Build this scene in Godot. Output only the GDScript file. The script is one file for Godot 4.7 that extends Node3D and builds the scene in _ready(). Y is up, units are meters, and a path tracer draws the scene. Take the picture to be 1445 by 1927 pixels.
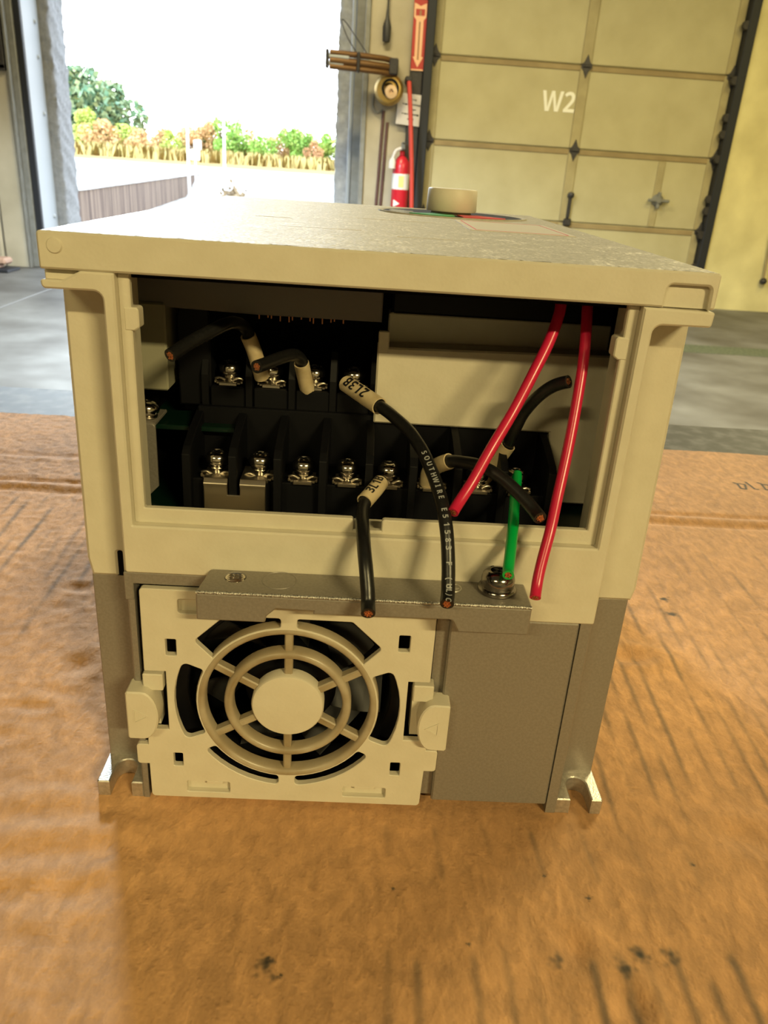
extends Node3D
# A motor drive with its terminal cover removed, lying on cardboard in a warehouse, looking out through an open dock door.
# The drive, its wires and the cardboard are laid out in millimetres (MM), the room and the yard in metres.

const MM := 0.001
var rng := RandomNumberGenerator.new()
var M := {}
var used := {}


# ---------------------------------------------------------------- mesh builder
class MB:
	var v := PackedVector3Array()
	var n := PackedVector3Array()
	var uv := PackedVector2Array()
	var col := PackedColorArray()
	var tint := Color.WHITE

	func tri(a: Vector3, b: Vector3, c: Vector3, na: Vector3, nb: Vector3, nc: Vector3, ua := Vector2.ZERO, ub := Vector2.ZERO, uc := Vector2.ZERO) -> void:
		var g := (b - a).cross(c - a)
		if g.dot(na + nb + nc) > 0.0:
			v.append_array([a, c, b]); n.append_array([na, nc, nb]); uv.append_array([ua, uc, ub])
		else:
			v.append_array([a, b, c]); n.append_array([na, nb, nc]); uv.append_array([ua, ub, uc])
		col.append_array([tint, tint, tint])

	func quad(a: Vector3, b: Vector3, c: Vector3, d: Vector3, towards: Vector3) -> void:
		var nn := (b - a).cross(c - a).normalized()
		if nn == Vector3.ZERO:
			nn = (c - a).cross(d - a).normalized()
		if nn.dot(towards) < 0.0:
			nn = -nn
		tri(a, b, c, nn, nn, nn, Vector2(0, 0), Vector2(1, 0), Vector2(1, 1))
		tri(a, c, d, nn, nn, nn, Vector2(0, 0), Vector2(1, 1), Vector2(0, 1))

	func box(lo: Vector3, hi: Vector3, bev := 0.0, xf := Transform3D.IDENTITY) -> void:
		var c := (lo + hi) / 2.0
		var h := (hi - lo) / 2.0
		var b: float = min(bev, min(h.x, min(h.y, h.z)) * 0.9)
		var at := func(sx, sy, sz, k):   # k: the axis whose face this corner lies on
			return xf * (c + Vector3(sx * (h.x - (0.0 if k == 0 else b)), sy * (h.y - (0.0 if k == 1 else b)), sz * (h.z - (0.0 if k == 2 else b))))
		var ctr := xf * c
		for s in [-1, 1]:
			quad(at.call(s, -1, -1, 0), at.call(s, 1, -1, 0), at.call(s, 1, 1, 0), at.call(s, -1, 1, 0), xf.basis * Vector3(s, 0, 0))
			quad(at.call(-1, s, -1, 1), at.call(1, s, -1, 1), at.call(1, s, 1, 1), at.call(-1, s, 1, 1), xf.basis * Vector3(0, s, 0))
			quad(at.call(-1, -1, s, 2), at.call(1, -1, s, 2), at.call(1, 1, s, 2), at.call(-1, 1, s, 2), xf.basis * Vector3(0, 0, s))
		if b > 0.0:
			for s in [-1, 1]:
				for t in [-1, 1]:
					quad(at.call(s, t, -1, 0), at.call(s, t, 1, 0), at.call(s, t, 1, 1), at.call(s, t, -1, 1), xf.basis * Vector3(s, t, 0))
					quad(at.call(s, -1, t, 0), at.call(s, 1, t, 0), at.call(s, 1, t, 2), at.call(s, -1, t, 2), xf.basis * Vector3(s, 0, t))
					quad(at.call(-1, s, t, 1), at.call(1, s, t, 1), at.call(1, s, t, 2), at.call(-1, s, t, 2), xf.basis * Vector3(0, s, t))
			for s in [-1, 1]:
				for t in [-1, 1]:
					for w in [-1, 1]:
						var nn := (xf.basis * Vector3(s, t, w)).normalized()
						tri(at.call(s, t, w, 0), at.call(s, t, w, 1), at.call(s, t, w, 2), nn, nn, nn)

	# profile of Vector2(radius, height) turned about the y axis
	func lathe(prof: Array, segs: int, xf := Transform3D.IDENTITY, crease := 0.75, arc := TAU) -> void:
		var m := prof.size() - 1
		var fn: Array = []
		for i in m:
			var d: Vector2 = (prof[i + 1] - prof[i]).normalized()
			fn.append(Vector2(d.y, -d.x))
		for i in m:
			var n0: Vector2 = fn[i]
			var n1: Vector2 = fn[i]
			if i > 0 and fn[i - 1].dot(fn[i]) > crease: n0 = (fn[i - 1] + fn[i]).normalized()
			if i < m - 1 and fn[i + 1].dot(fn[i]) > crease: n1 = (fn[i + 1] + fn[i]).normalized()
			for k in segs:
				var a := arc * k / segs
				var b := arc * (k + 1) / segs
				var ca := Vector3(cos(a), 0, sin(a))
				var cb := Vector3(cos(b), 0, sin(b))
				var p: Vector2 = prof[i]
				var q: Vector2 = prof[i + 1]
				var A := xf * (ca * p.x + Vector3.UP * p.y)
				var B := xf * (cb * p.x + Vector3.UP * p.y)
				var C := xf * (cb * q.x + Vector3.UP * q.y)
				var D := xf * (ca * q.x + Vector3.UP * q.y)
				var NA := (xf.basis * (ca * n0.x + Vector3.UP * n0.y)).normalized()
				var NB := (xf.basis * (cb * n0.x + Vector3.UP * n0.y)).normalized()
				var NC := (xf.basis * (cb * n1.x + Vector3.UP * n1.y)).normalized()
				var ND := (xf.basis * (ca * n1.x + Vector3.UP * n1.y)).normalized()
				if p.x > 1e-9: tri(A, B, C, NA, NB, NC)
				if q.x > 1e-9: tri(A, C, D, NA, NC, ND)

	# a round tube along a path; rin > 0 makes it hollow
	func tube(path: Array, r: float, segs := 14, rin := 0.0, wob := 0.0) -> void:
		var fr := frames(path)
		var m := path.size()
		for i in m - 1:
			for k in segs:
				var a := TAU * k / segs
				var b := TAU * (k + 1) / segs
				var ra := r * (1.0 + wob * sin(a * 3.0 + i * 0.9))
				var rb := r * (1.0 + wob * sin(b * 3.0 + i * 0.9))
				var ra2 := r * (1.0 + wob * sin(a * 3.0 + (i + 1) * 0.9))
				var rb2 := r * (1.0 + wob * sin(b * 3.0 + (i + 1) * 0.9))
				var da: Vector3 = fr[i][0] * cos(a) + fr[i][1] * sin(a)
				var db: Vector3 = fr[i][0] * cos(b) + fr[i][1] * sin(b)
				var ea: Vector3 = fr[i + 1][0] * cos(a) + fr[i + 1][1] * sin(a)
				var eb: Vector3 = fr[i + 1][0] * cos(b) + fr[i + 1][1] * sin(b)
				var P: Vector3 = path[i]
				var Q: Vector3 = path[i + 1]
				tri(P + da * ra, P + db * rb, Q + eb * rb2, da, db, eb)
				tri(P + da * ra, Q + eb * rb2, Q + ea * ra2, da, eb, ea)
				if rin > 0.0:
					tri(P + da * rin, P + db * rin, Q + eb * rin, -da, -db, -eb)
					tri(P + da * rin, Q + eb * rin, Q + ea * rin, -da, -eb, -ea)
		for e in [0, m - 1]:
			var t: Vector3 = fr[e][2] * (-1.0 if e == 0 else 1.0)
			for k in segs:
				var a := TAU * k / segs
				var b := TAU * (k + 1) / segs
				var da: Vector3 = fr[e][0] * cos(a) + fr[e][1] * sin(a)
				var db: Vector3 = fr[e][0] * cos(b) + fr[e][1] * sin(b)
				tri(path[e] + da * rin, path[e] + da * r, path[e] + db * r, t, t, t)
				if rin > 0.0: tri(path[e] + da * rin, path[e] + db * r, path[e] + db * rin, t, t, t)

	static func frames(path: Array) -> Array:
		var out: Array = []
		var u := Vector3.ZERO
		for i in path.size():
			var t: Vector3 = (path[min(i + 1, path.size() - 1)] - path[max(i - 1, 0)]).normalized()
			if i == 0:
				u = t.cross(Vector3.UP if abs(t.y) < 0.9 else Vector3.RIGHT).normalized()
			else:
				u = (u - t * u.dot(t)).normalized()
			out.append([u, t.cross(u).normalized(), t])
		return out

	# outline (any direction) with holes, extruded along z from z0 to z1, its z1 edge chamfered by bev
	func prism(outline: PackedVector2Array, holes: Array, z0: float, z1: float, bev := 0.0, xf := Transform3D.IDENTITY) -> void:
		var loops: Array = []
		var o := outline.duplicate()
		if Geometry2D.is_polygon_clockwise(o): o.reverse()
		loops.append(o)
		for hh in holes:
			var q: PackedVector2Array = hh.duplicate()
			if not Geometry2D.is_polygon_clockwise(q): q.reverse()
			loops.append(q)
		var front: Array = []
		for lp in loops:
			front.append(MB.inset(lp, bev) if bev > 0.0 else lp)
		for li in loops.size():
			var L: PackedVector2Array = loops[li]
			var F: PackedVector2Array = front[li]
			var c := L.size()
			var en := PackedVector2Array()
			for i in c:
				var d := (L[(i + 1) % c] - L[i]).normalized()
				en.append(Vector2(d.y, -d.x))
			for i in c:
				var j := (i + 1) % c
				var n0 := en[i]
				var n1 := en[i]
				if en[(i + c - 1) % c].dot(en[i]) > 0.8: n0 = (en[(i + c - 1) % c] + en[i]).normalized()
				if en[j].dot(en[i]) > 0.8: n1 = (en[j] + en[i]).normalized()
				var N0 := xf.basis * Vector3(n0.x, n0.y, 0)
				var N1 := xf.basis * Vector3(n1.x, n1.y, 0)
				var a := xf * Vector3(L[i].x, L[i].y, z0)
				var b := xf * Vector3(L[j].x, L[j].y, z0)
				var zc := z1 - bev * signf(z1 - z0)
				var cc := xf * Vector3(L[j].x, L[j].y, zc)
				var d2 := xf * Vector3(L[i].x, L[i].y, zc)
				tri(a, b, cc, N0, N1, N1); tri(a, cc, d2, N0, N1, N0)
				if bev > 0.0:
					var e := xf * Vector3(F[j].x, F[j].y, z1)
					var f := xf * Vector3(F[i].x, F[i].y, z1)
					var zz := xf.basis * Vector3(0, 0, signf(z1 - z0))
					var M0 := (N0 + zz).normalized()
					var M1 := (N1 + zz).normalized()
					tri(d2, cc, e, M0, M1, M1); tri(d2, e, f, M0, M1, M0)
		cap(front, z1, signf(z1 - z0), xf)
		cap(loops, z0, -signf(z1 - z0), xf)

	static func inset(L: PackedVector2Array, b: float) -> PackedVector2Array:
		var out := PackedVector2Array()
		var c := L.size()
		for i in c:
			var d1 := (L[i] - L[(i + c - 1) % c]).normalized()
			var d2 := (L[(i + 1) % c] - L[i]).normalized()
			var n1 := Vector2(-d1.y, d1.x)
			var n2 := Vector2(-d2.y, d2.x)
			out.append(L[i] + (n1 + n2) / max(0.4, 1.0 + n1.dot(n2)) * b)
		return out

	func cap(loops: Array, z: float, s: float, xf: Transform3D) -> void:
		var clean: Array = []
		for lp in loops:
			var ext := 0.0
			for p in lp: ext = max(ext, (p - lp[0]).length())
			var q := PackedVector2Array()
			for p in lp:
				if q.is_empty() or p.distance_to(q[-1]) > ext * 3e-4: q.append(p)
			while q.size() > 3 and q[0].distance_to(q[-1]) <= ext * 3e-4: q.remove_at(q.size() - 1)
			clean.append(q)
		var poly: Array = Array(clean[0])
		var hs: Array = clean.slice(1)
		hs.sort_custom(func(a, b): return MB.max_x(a) > MB.max_x(b))
		for hi in hs.size():
			var H: PackedVector2Array = hs[hi]
			var k := 0
			for i in H.size():
				if H[i].x > H[k].x: k = i
			var order: Array = range(poly.size())
			order.sort_custom(func(a, b): return poly[a].distance_squared_to(H[k]) < poly[b].distance_squared_to(H[k]))
			var best: int = order[0]
			for cand in order:
				var ok := true
				var P: Vector2 = poly[cand]
				for i in poly.size():
					if MB.crosses(P, H[k], poly[i], poly[(i + 1) % poly.size()]): ok = false; break
				if ok:
					for h2 in range(hi, hs.size()):
						var Q: PackedVector2Array = hs[h2]
						for i in Q.size():
							if MB.crosses(P, H[k], Q[i], Q[(i + 1) % Q.size()]): ok = false; break
						if not ok: break
				if ok: best = cand; break
			var neu: Array = poly.slice(0, best + 1)
			for i in H.size() + 1: neu.append(H[(k + i) % H.size()])
			neu.append_array(poly.slice(best))
			poly = neu
		var nn := (xf.basis * Vector3(0, 0, s)).normalized()
		var idx: Array = range(poly.size())
		var guard := 0
		var i := 0
		while idx.size() > 3 and guard < idx.size() * 2 + 8:
			var c := idx.size()
			var forced: bool = guard > c
			var a: Vector2 = poly[idx[(i + c - 1) % c]]
			var b: Vector2 = poly[idx[i % c]]
			var d: Vector2 = poly[idx[(i + 1) % c]]
			var ar := (b - a).cross(d - b)
			var ear := ar > 1e-12
			if ear and not forced:
				for j in c:
					var p: Vector2 = poly[idx[j]]
					if p == a or p == b or p == d: continue
					if (b - a).cross(p - a) >= 0 and (d - b).cross(p - b) >= 0 and (a - d).cross(p - d) >= 0:
						ear = false; break
			elif absf(ar) <= 1e-12:
				idx.remove_at(i % c); guard = 0; continue
			if ear:
				tri(xf * Vector3(a.x, a.y, z), xf * Vector3(b.x, b.y, z), xf * Vector3(d.x, d.y, z), nn, nn, nn)
				idx.remove_at(i % c)
				guard = 0
			else:
				i = (i + 1) % c
				guard += 1
		if idx.size() == 3:
			tri(xf * Vector3(poly[idx[0]].x, poly[idx[0]].y, z), xf * Vector3(poly[idx[1]].x, poly[idx[1]].y, z), xf * Vector3(poly[idx[2]].x, poly[idx[2]].y, z), nn, nn, nn)

	static func max_x(L: PackedVector2Array) -> float:
		var m := -INF
		for p in L: m = max(m, p.x)
		return m

	static func crosses(a: Vector2, b: Vector2, c: Vector2, d: Vector2) -> bool:
		if a == c or a == d or b == c or b == d: return false
		var s1 := (b - a).cross(c - a)
		var s2 := (b - a).cross(d - a)
		var s3 := (d - c).cross(a - c)
		var s4 := (d - c).cross(b - c)
		return s1 * s2 <= 0.0 and s3 * s4 <= 0.0

	func add(m: Mesh, xf: Transform3D) -> void:   # take in another mesh (lettering)
		for s in m.get_surface_count():
			var arr := m.surface_get_arrays(s)
			var vv: PackedVector3Array = arr[Mesh.ARRAY_VERTEX]
			var vn: PackedVector3Array = arr[Mesh.ARRAY_NORMAL]
			var ix: PackedInt32Array = arr[Mesh.ARRAY_INDEX] if arr[Mesh.ARRAY_INDEX] != null else PackedInt32Array(range(vv.size()))
			for t in range(0, ix.size() - 2, 3):
				tri(xf * vv[ix[t]], xf * vv[ix[t + 1]], xf * vv[ix[t + 2]], xf.basis * vn[ix[t]], xf.basis * vn[ix[t + 1]], xf.basis * vn[ix[t + 2]])

	func surface(mesh: ArrayMesh, scale: float) -> void:
		var a := []
		a.resize(Mesh.ARRAY_MAX)
		var sv := v.duplicate()
		if scale != 1.0:
			for i in sv.size(): sv[i] = sv[i] * scale
		a[Mesh.ARRAY_VERTEX] = sv
		a[Mesh.ARRAY_NORMAL] = n
		a[Mesh.ARRAY_TEX_UV] = uv
		a[Mesh.ARRAY_COLOR] = col
		mesh.add_surface_from_arrays(Mesh.PRIMITIVE_TRIANGLES, a)


# ---------------------------------------------------------------- naming and placing
func numbered(called: String) -> String:
	var k: int = used.get(called, 0)
	used[called] = k + 1
	return called if k == 0 else "%s_%03d" % [called, k]


func thing(called: String, label: String, category: String, group := "", at := Vector3.ZERO) -> Node3D:
	var o := Node3D.new()
	o.name = numbered(called)
	add_child(o, true)
	o.position = at
	tag(o, label, category, group)
	return o


func tag(o: Node, label: String, category: String, group := "") -> void:
	o.set_meta("label", label)
	o.set_meta("category", category)
	if group: o.set_meta("group", group)


func obj(called: String, mbs, mats, parent: Node = self, scale := 1.0) -> MeshInstance3D:
	var mesh := ArrayMesh.new()
	var bl: Array = mbs if mbs is Array else [mbs]
	var ml: Array = mats if mats is Array else [mats]
	for i in bl.size():
		if bl[i].v.size() == 0: continue
		bl[i].surface(mesh, scale)
		mesh.surface_set_material(mesh.get_surface_count() - 1, ml[i])
	var o := MeshInstance3D.new()
	o.mesh = mesh
	o.name = numbered(called) if parent == self else called
	parent.add_child(o, true)
	return o


func part(called: String, mbs, mats, parent: Node, scale := MM) -> MeshInstance3D:
	return obj(called, mbs, mats, parent, scale)


func struct(called: String, mb: MB, mat: Material, label: String) -> MeshInstance3D:
	var o := obj(called, mb, mat)
	o.set_meta("kind", "structure")
	tag(o, label, "structure")
	return o


func P(a: Array) -> PackedVector2Array:   # flat list of numbers or rows [x, y] / [x, y, radius]
	var pts: Array = a
	var out := PackedVector2Array()
	var c := pts.size()
	for i in c:
		var p := Vector2(pts[i][0], pts[i][1])
		var r: float = pts[i][2] if pts[i].size() > 2 else 0.0
		if r <= 0.0:
			out.append(p)
			continue
		var pa := Vector2(pts[(i + c - 1) % c][0], pts[(i + c - 1) % c][1])
		var pb := Vector2(pts[(i + 1) % c][0], pts[(i + 1) % c][1])
		var d1 := (pa - p).normalized()
		var d2 := (pb - p).normalized()
		var ang := acos(clampf(d1.dot(d2), -1, 1))
		var t := r / tan(ang / 2.0)
		t = min(t, min(p.distance_to(pa), p.distance_to(pb)) * 0.49)
		var rr := t * tan(ang / 2.0)
		var ctr := p + (d1 + d2).normalized() * (rr / sin(ang / 2.0))
		var a0 := (p + d1 * t - ctr).angle()
		var a1 := (p + d2 * t - ctr).angle()
		var da := wrapf(a1 - a0, -PI, PI)
		for k in 6: out.append(ctr + Vector2.from_angle(a0 + da * k / 5.0) * rr)
	return out


func R(x0: float, y0: float, x1: float, y1: float, r := 0.0) -> PackedVector2Array:
	return P([[x0, y0, r], [x1, y0, r], [x1, y1, r], [x0, y1, r]])


func ell(cx: float, cy: float, rx: float, ry: float, k := 28) -> PackedVector2Array:
	var out := PackedVector2Array()
	for i in k: out.append(Vector2(cx + rx * cos(TAU * i / k), cy + ry * sin(TAU * i / k)))
	return out


func smooth(pts: Array, per := 6) -> Array:   # Catmull-Rom
	var out: Array = []
	for i in pts.size() - 1:
		var p0: Vector3 = pts[max(i - 1, 0)]
		var p1: Vector3 = pts[i]
		var p2: Vector3 = pts[i + 1]
		var p3: Vector3 = pts[min(i + 2, pts.size() - 1)]
		for k in per: out.append(p1.cubic_interpolate(p2, p0, p3, float(k) / per))
	out.append(pts[-1])
	return out


# extrude in other planes: the polygon's (x, y) become (x, -z) and it grows upwards
func flat_xf() -> Transform3D:
	return Transform3D(Basis(Vector3(1, 0, 0), Vector3(0, 0, -1), Vector3(0, 1, 0)), Vector3.ZERO)


# ---------------------------------------------------------------- materials
func noise_tex(freq: float, seed_: int, octaves := 4, size := 512, lo := 0.0, hi := 1.0, kind := FastNoiseLite.TYPE_SIMPLEX_SMOOTH) -> ImageTexture:
	var f := FastNoiseLite.new()
	f.noise_type = kind
	f.frequency = freq
	f.seed = seed_
	f.fractal_octaves = octaves
	var img := f.get_seamless_image(size, size, false, false, 0.1)
	img.convert(Image.FORMAT_RGB8)
	var d := img.get_data()
	for i in d.size(): d[i] = clampi(int(255.0 * (lo + (hi - lo) * d[i] / 255.0)), 0, 255)
	return ImageTexture.create_from_image(Image.create_from_data(size, size, false, Image.FORMAT_RGB8, d))


func ramp_tex(src: ImageTexture, a: Color, b: Color) -> ImageTexture:
	var img := src.get_image()
	var d := img.get_data()
	for i in range(0, d.size(), 3):
		var c := a.lerp(b, clampf(d[i] / 255.0, 0, 1))
		d[i] = int(255 * c.r); d[i + 1] = int(255 * c.g); d[i + 2] = int(255 * c.b)
	return ImageTexture.create_from_image(Image.create_from_data(img.get_width(), img.get_height(), false, Image.FORMAT_RGB8, d))


func mat(c: Color, rough := 0.6, metal := 0.0) -> StandardMaterial3D:
	var m := StandardMaterial3D.new()
	m.albedo_color = c.linear_to_srgb()
	m.roughness = rough
	m.metallic = metal
	return m


func tri_map(m: StandardMaterial3D, scale: float, albedo: Texture2D = null, bump: Texture2D = null, bump_cm := 0.0, world := true) -> StandardMaterial3D:
	m.uv1_triplanar = true
	m.uv1_world_triplanar = world
	m.uv1_scale = Vector3.ONE * scale
	if albedo: m.albedo_texture = albedo
	if bump:
		m.heightmap_enabled = true
		m.heightmap_texture = bump
		m.heightmap_scale = bump_cm
	return m


func make_materials() -> void:
	var fine := noise_tex(0.09, 1, 3)
	var blotch := noise_tex(0.012, 2, 5)
	var speck := noise_tex(0.05, 3, 5)
	var plastic_c := ramp_tex(blotch, Color(0.965, 0.96, 0.95), Color(1, 1, 1))
	M.cream = tri_map(mat(Color(0.62, 0.58, 0.475), 0.5), 14.0, plastic_c, fine, 0.003)
	M.cream_top = tri_map(mat(Color(0.46, 0.43, 0.35), 0.46), 14.0, ramp_tex(speck, Color(0.8, 0.8, 0.8), Color(1, 1, 1)))
	M.cream_top.metallic_specular = 0.3
	M.ring = tri_map(mat(Color(0.47, 0.42, 0.32), 0.36), 9.0, ramp_tex(blotch, Color(0.72, 0.66, 0.56), Color(1, 1, 1)))
	M.alu = tri_map(mat(Color(0.33, 0.305, 0.27), 0.5, 0.55), 34.0, ramp_tex(speck, Color(0.91, 0.91, 0.91), Color(1, 1, 1)), fine, 0.003)
	M.alu_bright = tri_map(mat(Color(0.66, 0.63, 0.58), 0.38, 0.8), 22.0, ramp_tex(speck, Color(0.82, 0.82, 0.82), Color(1, 1, 1)), fine, 0.004)
	M.worn = tri_map(mat(Color(0.93, 0.9, 0.84), 0.42, 0.75), 60.0, ramp_tex(speck, Color(0.35, 0.35, 0.35), Color(1, 1, 1)), speck, 0.02)
	M.black = mat(Color(0.0035, 0.0038, 0.0055), 0.5)
	M.black.metallic_specular = 0.3
	M.black_matt = mat(Color(0.004, 0.004, 0.005), 0.8)
	M.black_matt.metallic_specular = 0.2
	M.darkgrey = mat(Color(0.03, 0.03, 0.032), 0.5)
	M.pcb = mat(Color(0.002, 0.014, 0.008), 0.3)
	M.chrome = mat(Color(0.72, 0.68, 0.62), 0.14, 1.0)
	M.screw_dark = mat(Color(0.28, 0.26, 0.24), 0.16, 1.0)
	M.nickel = mat(Color(0.62, 0.56, 0.47), 0.3, 1.0)
	M.copper = mat(Color(0.56, 0.24, 0.12), 0.38, 0.85)
	M.wire_black = tri_map(mat(Color(0.016, 0.016, 0.017), 0.33), 40.0, ramp_tex(speck, Color(0.5, 0.5, 0.5), Color(1, 1, 1)))
	M.wire_red = mat(Color(0.54, 0.014, 0.06), 0.28)
	M.wire_green = mat(Color(0.0, 0.34, 0.06), 0.3)
	M.sleeve = tri_map(mat(Color(0.74, 0.64, 0.45), 0.45), 30.0, ramp_tex(blotch, Color(0.8, 0.76, 0.68), Color(1, 1, 1)))
	M.ink = mat(Color(0.01, 0.01, 0.012), 0.5)
	M.print_grey = mat(Color(0.32, 0.33, 0.34), 0.5)
	M.white = mat(Color(0.8, 0.8, 0.78), 0.45)
	M.btn_green = mat(Color(0.02, 0.24, 0.035), 0.7)
	M.btn_red = mat(Color(0.50, 0.015, 0.03), 0.7)
	M.panel_grey = mat(Color(0.022, 0.022, 0.026), 0.7)
	M.panel_grey.metallic_specular = 0.15
	M.label_film = mat(Color(0.52, 0.48, 0.41), 0.35)
	# the building
	var wall_c := ramp_tex(noise_tex(0.008, 7, 6), Color(0.86, 0.85, 0.83), Color(1, 1, 1))
	M.wall = tri_map(mat(Color(0.50, 0.45, 0.34), 0.75), 0.5, wall_c, blotch, 0.1)
	M.wall_yellow = tri_map(mat(Color(0.76, 0.69, 0.37), 0.65), 0.5, wall_c)
	M.door_paint = tri_map(mat(Color(0.49, 0.45, 0.28), 0.6), 0.55, ramp_tex(noise_tex(0.01, 9, 6), Color(0.93, 0.92, 0.90), Color(1, 1, 1)))
	M.door_rail = tri_map(mat(Color(0.34, 0.26, 0.13), 0.6), 0.9, wall_c)
	M.door_stile = tri_map(mat(Color(0.42, 0.365, 0.205), 0.6), 0.9, wall_c)
	M.letter = mat(Color(0.86, 0.86, 0.80), 0.6)
	M.rubber = mat(Color(0.012, 0.014, 0.02), 0.6)
	M.iron = tri_map(mat(Color(0.055, 0.052, 0.055), 0.5, 0.4), 8.0, wall_c)
	M.steel_grey = tri_map(mat(Color(0.26, 0.265, 0.255), 0.5, 0.3), 2.0, wall_c)
	M.steel_white = mat(Color(0.34, 0.37, 0.405), 0.5)
	M.fabric_lit = tri_map(mat(Color(0.44, 0.46, 0.50), 0.8), 3.0, ramp_tex(blotch, Color(0.85, 0.85, 0.85), Color(1, 1, 1)))  # same seal fabric, lighter: light on the right seal put into the colour
	M.fabric = tri_map(mat(Color(0.25, 0.255, 0.265), 0.8), 3.0, ramp_tex(blotch, Color(0.85, 0.85, 0.85), Color(1, 1, 1)))
	M.rust = tri_map(mat(Color(0.27, 0.15, 0.06), 0.4, 0.4), 9.0, ramp_tex(speck, Color(0.55, 0.5, 0.45), Color(1, 1, 1)))
	M.brass = mat(Color(0.42, 0.28, 0.08), 0.35, 0.6)
	M.amber_glass = mat(Color(0.62, 0.44, 0.28), 0.25)
	M.pipe_red = mat(Color(0.10, 0.045, 0.04), 0.5)
	M.red_paint = mat(Color(0.52, 0.015, 0.03), 0.3)
	M.red_strap = mat(Color(0.55, 0.055, 0.04), 0.5)
	M.sign_red = mat(Color(0.42, 0.035, 0.03), 0.45)
	M.sign_pale = mat(Color(0.80, 0.48, 0.30), 0.5)
	M.sign_ink = mat(Color(0.32, 0.16, 0.08), 0.5)
	M.paper = mat(Color(0.66, 0.63, 0.64), 0.7)
	M.board_pink = mat(Color(0.42, 0.27, 0.20), 0.6)
	var floor_c := ramp_tex(noise_tex(0.007, 12, 6), Color(0.62, 0.6, 0.58), Color(1, 1, 1))
	M.floor = tri_map(mat(Color(0.155, 0.153, 0.148), 0.55), 0.45, floor_c)
	M.floor_line = tri_map(mat(Color(0.12, 0.145, 0.095), 0.6), 1.4, ramp_tex(speck, Color(0.55, 0.55, 0.55), Color(1, 1, 1)))
	M.ceiling = mat(Color(0.42, 0.40, 0.34), 0.8)
	M.bench = tri_map(mat(Color(0.058, 0.057, 0.054), 0.65), 5.0, ramp_tex(noise_tex(0.02, 15, 6, 512, -0.45, 1.45), Color(0.32, 0.31, 0.30), Color(1, 1, 1)))
	M.bench_leg = mat(Color(0.08, 0.09, 0.10), 0.5, 0.4)
	# outdoors
	M.concrete = tri_map(mat(Color(0.60, 0.59, 0.56), 0.85), 0.12, floor_c)
	M.kerb = mat(Color(0.62, 0.6, 0.56), 0.8)
	M.bark = mat(Color(0.14, 0.09, 0.06), 0.9)
	M.leaf = mat(Color(1, 1, 1), 0.7)
	M.leaf.vertex_color_use_as_albedo = true
	M.leaf.backlight_enabled = true
	M.leaf.backlight = Color(0.15, 0.15, 0.08)
	M.dry_ground = mat(Color(0.34, 0.23, 0.09), 0.9)
	M.lamp_body = mat(Color(0.5, 0.5, 0.5), 0.5)


# ---------------------------------------------------------------- scene
func _ready() -> void:
	rng.seed = 41
	# camera
	var cam := Camera3D.new()
	cam.name = "camera"
	cam.rotation_order = EULER_ORDER_YXZ
	cam.position = Vector3(-0.00334, 0.17992, 0.18230)
	cam.rotation = Vector3(-0.41425, -0.03943, 0.06811)
	cam.keep_aspect = Camera3D.KEEP_HEIGHT
	cam.fov = 66.7105
	var ca := CameraAttributesPhysical.new()
	ca.frustum_focal_length = 18.2279
	ca.frustum_focus_distance = 0.245
	ca.frustum_near = 0.01
	ca.frustum_far = 400.0
	ca.exposure_aperture = 26.0
	cam.attributes = ca
	add_child(cam)
	cam.make_current()
	# sky and exposure
	var we := WorldEnvironment.new()
	we.name = "environment"
	var env := Environment.new()
	env.background_mode = Environment.BG_SKY
	var sky := Sky.new()
	var sm := ProceduralSkyMaterial.new()
	sm.sky_top_color = Color(0.86, 0.93, 1.0)
	sm.sky_horizon_color = Color(1.0, 1.0, 1.0)
	sm.ground_horizon_color = Color(0.75, 0.75, 0.72)
	sm.ground_bottom_color = Color(0.5, 0.5, 0.48)
	sm.sky_energy_multiplier = 2.3
	sm.ground_energy_multiplier = 1.4
	sky.sky_material = sm
	env.sky = sky
	env.tonemap_mode = Environment.TONE_MAPPER_LINEAR
	env.tonemap_exposure = 1.0
	env.sdfgi_enabled = true
	env.ssao_enabled = true
	env.ssil_enabled = true
	we.environment = env
	add_child(we)
	make_materials()
	# lamps of the hall, above and behind the picture, plus two added helpers
	var warm := Color(1.0, 0.905, 0.635)
	ceiling_lamp(Vector3(2.6, 2.9, 4.4), 50.0, warm, "long warm ceiling lamp over the right of the workbench")
	ceiling_lamp(Vector3(-2.2, 2.9, 4.4), 15.0, warm, "long warm ceiling lamp over the left of the workbench")
	ceiling_lamp(Vector3(2.2, 2.3, -2.7), 17.0, Color(1.0, 0.93, 0.70), "long pale ceiling lamp over the aisle at the right")
	ceiling_lamp(Vector3(3.3, 2.9, -4.2), 5.5, Color(1.0, 0.91, 0.55), "unseen added lamp that washes the closed sectional door in yellowish light")  # added to give the closed door and right wall more yellow light
	ceiling_lamp(Vector3(-0.6, 2.9, -4.5), 13.0, Color(1.0, 0.93, 0.72), "long warm ceiling lamp between the two dock doors")
	added_dock_lamp(Vector3(-1.22, 1.50, -3.45), 28.0)
	build_room()
	build_yard()
	build_doors()
	build_wall_things()
	build_bench()
	build_drive()
	build_wires()


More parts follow.
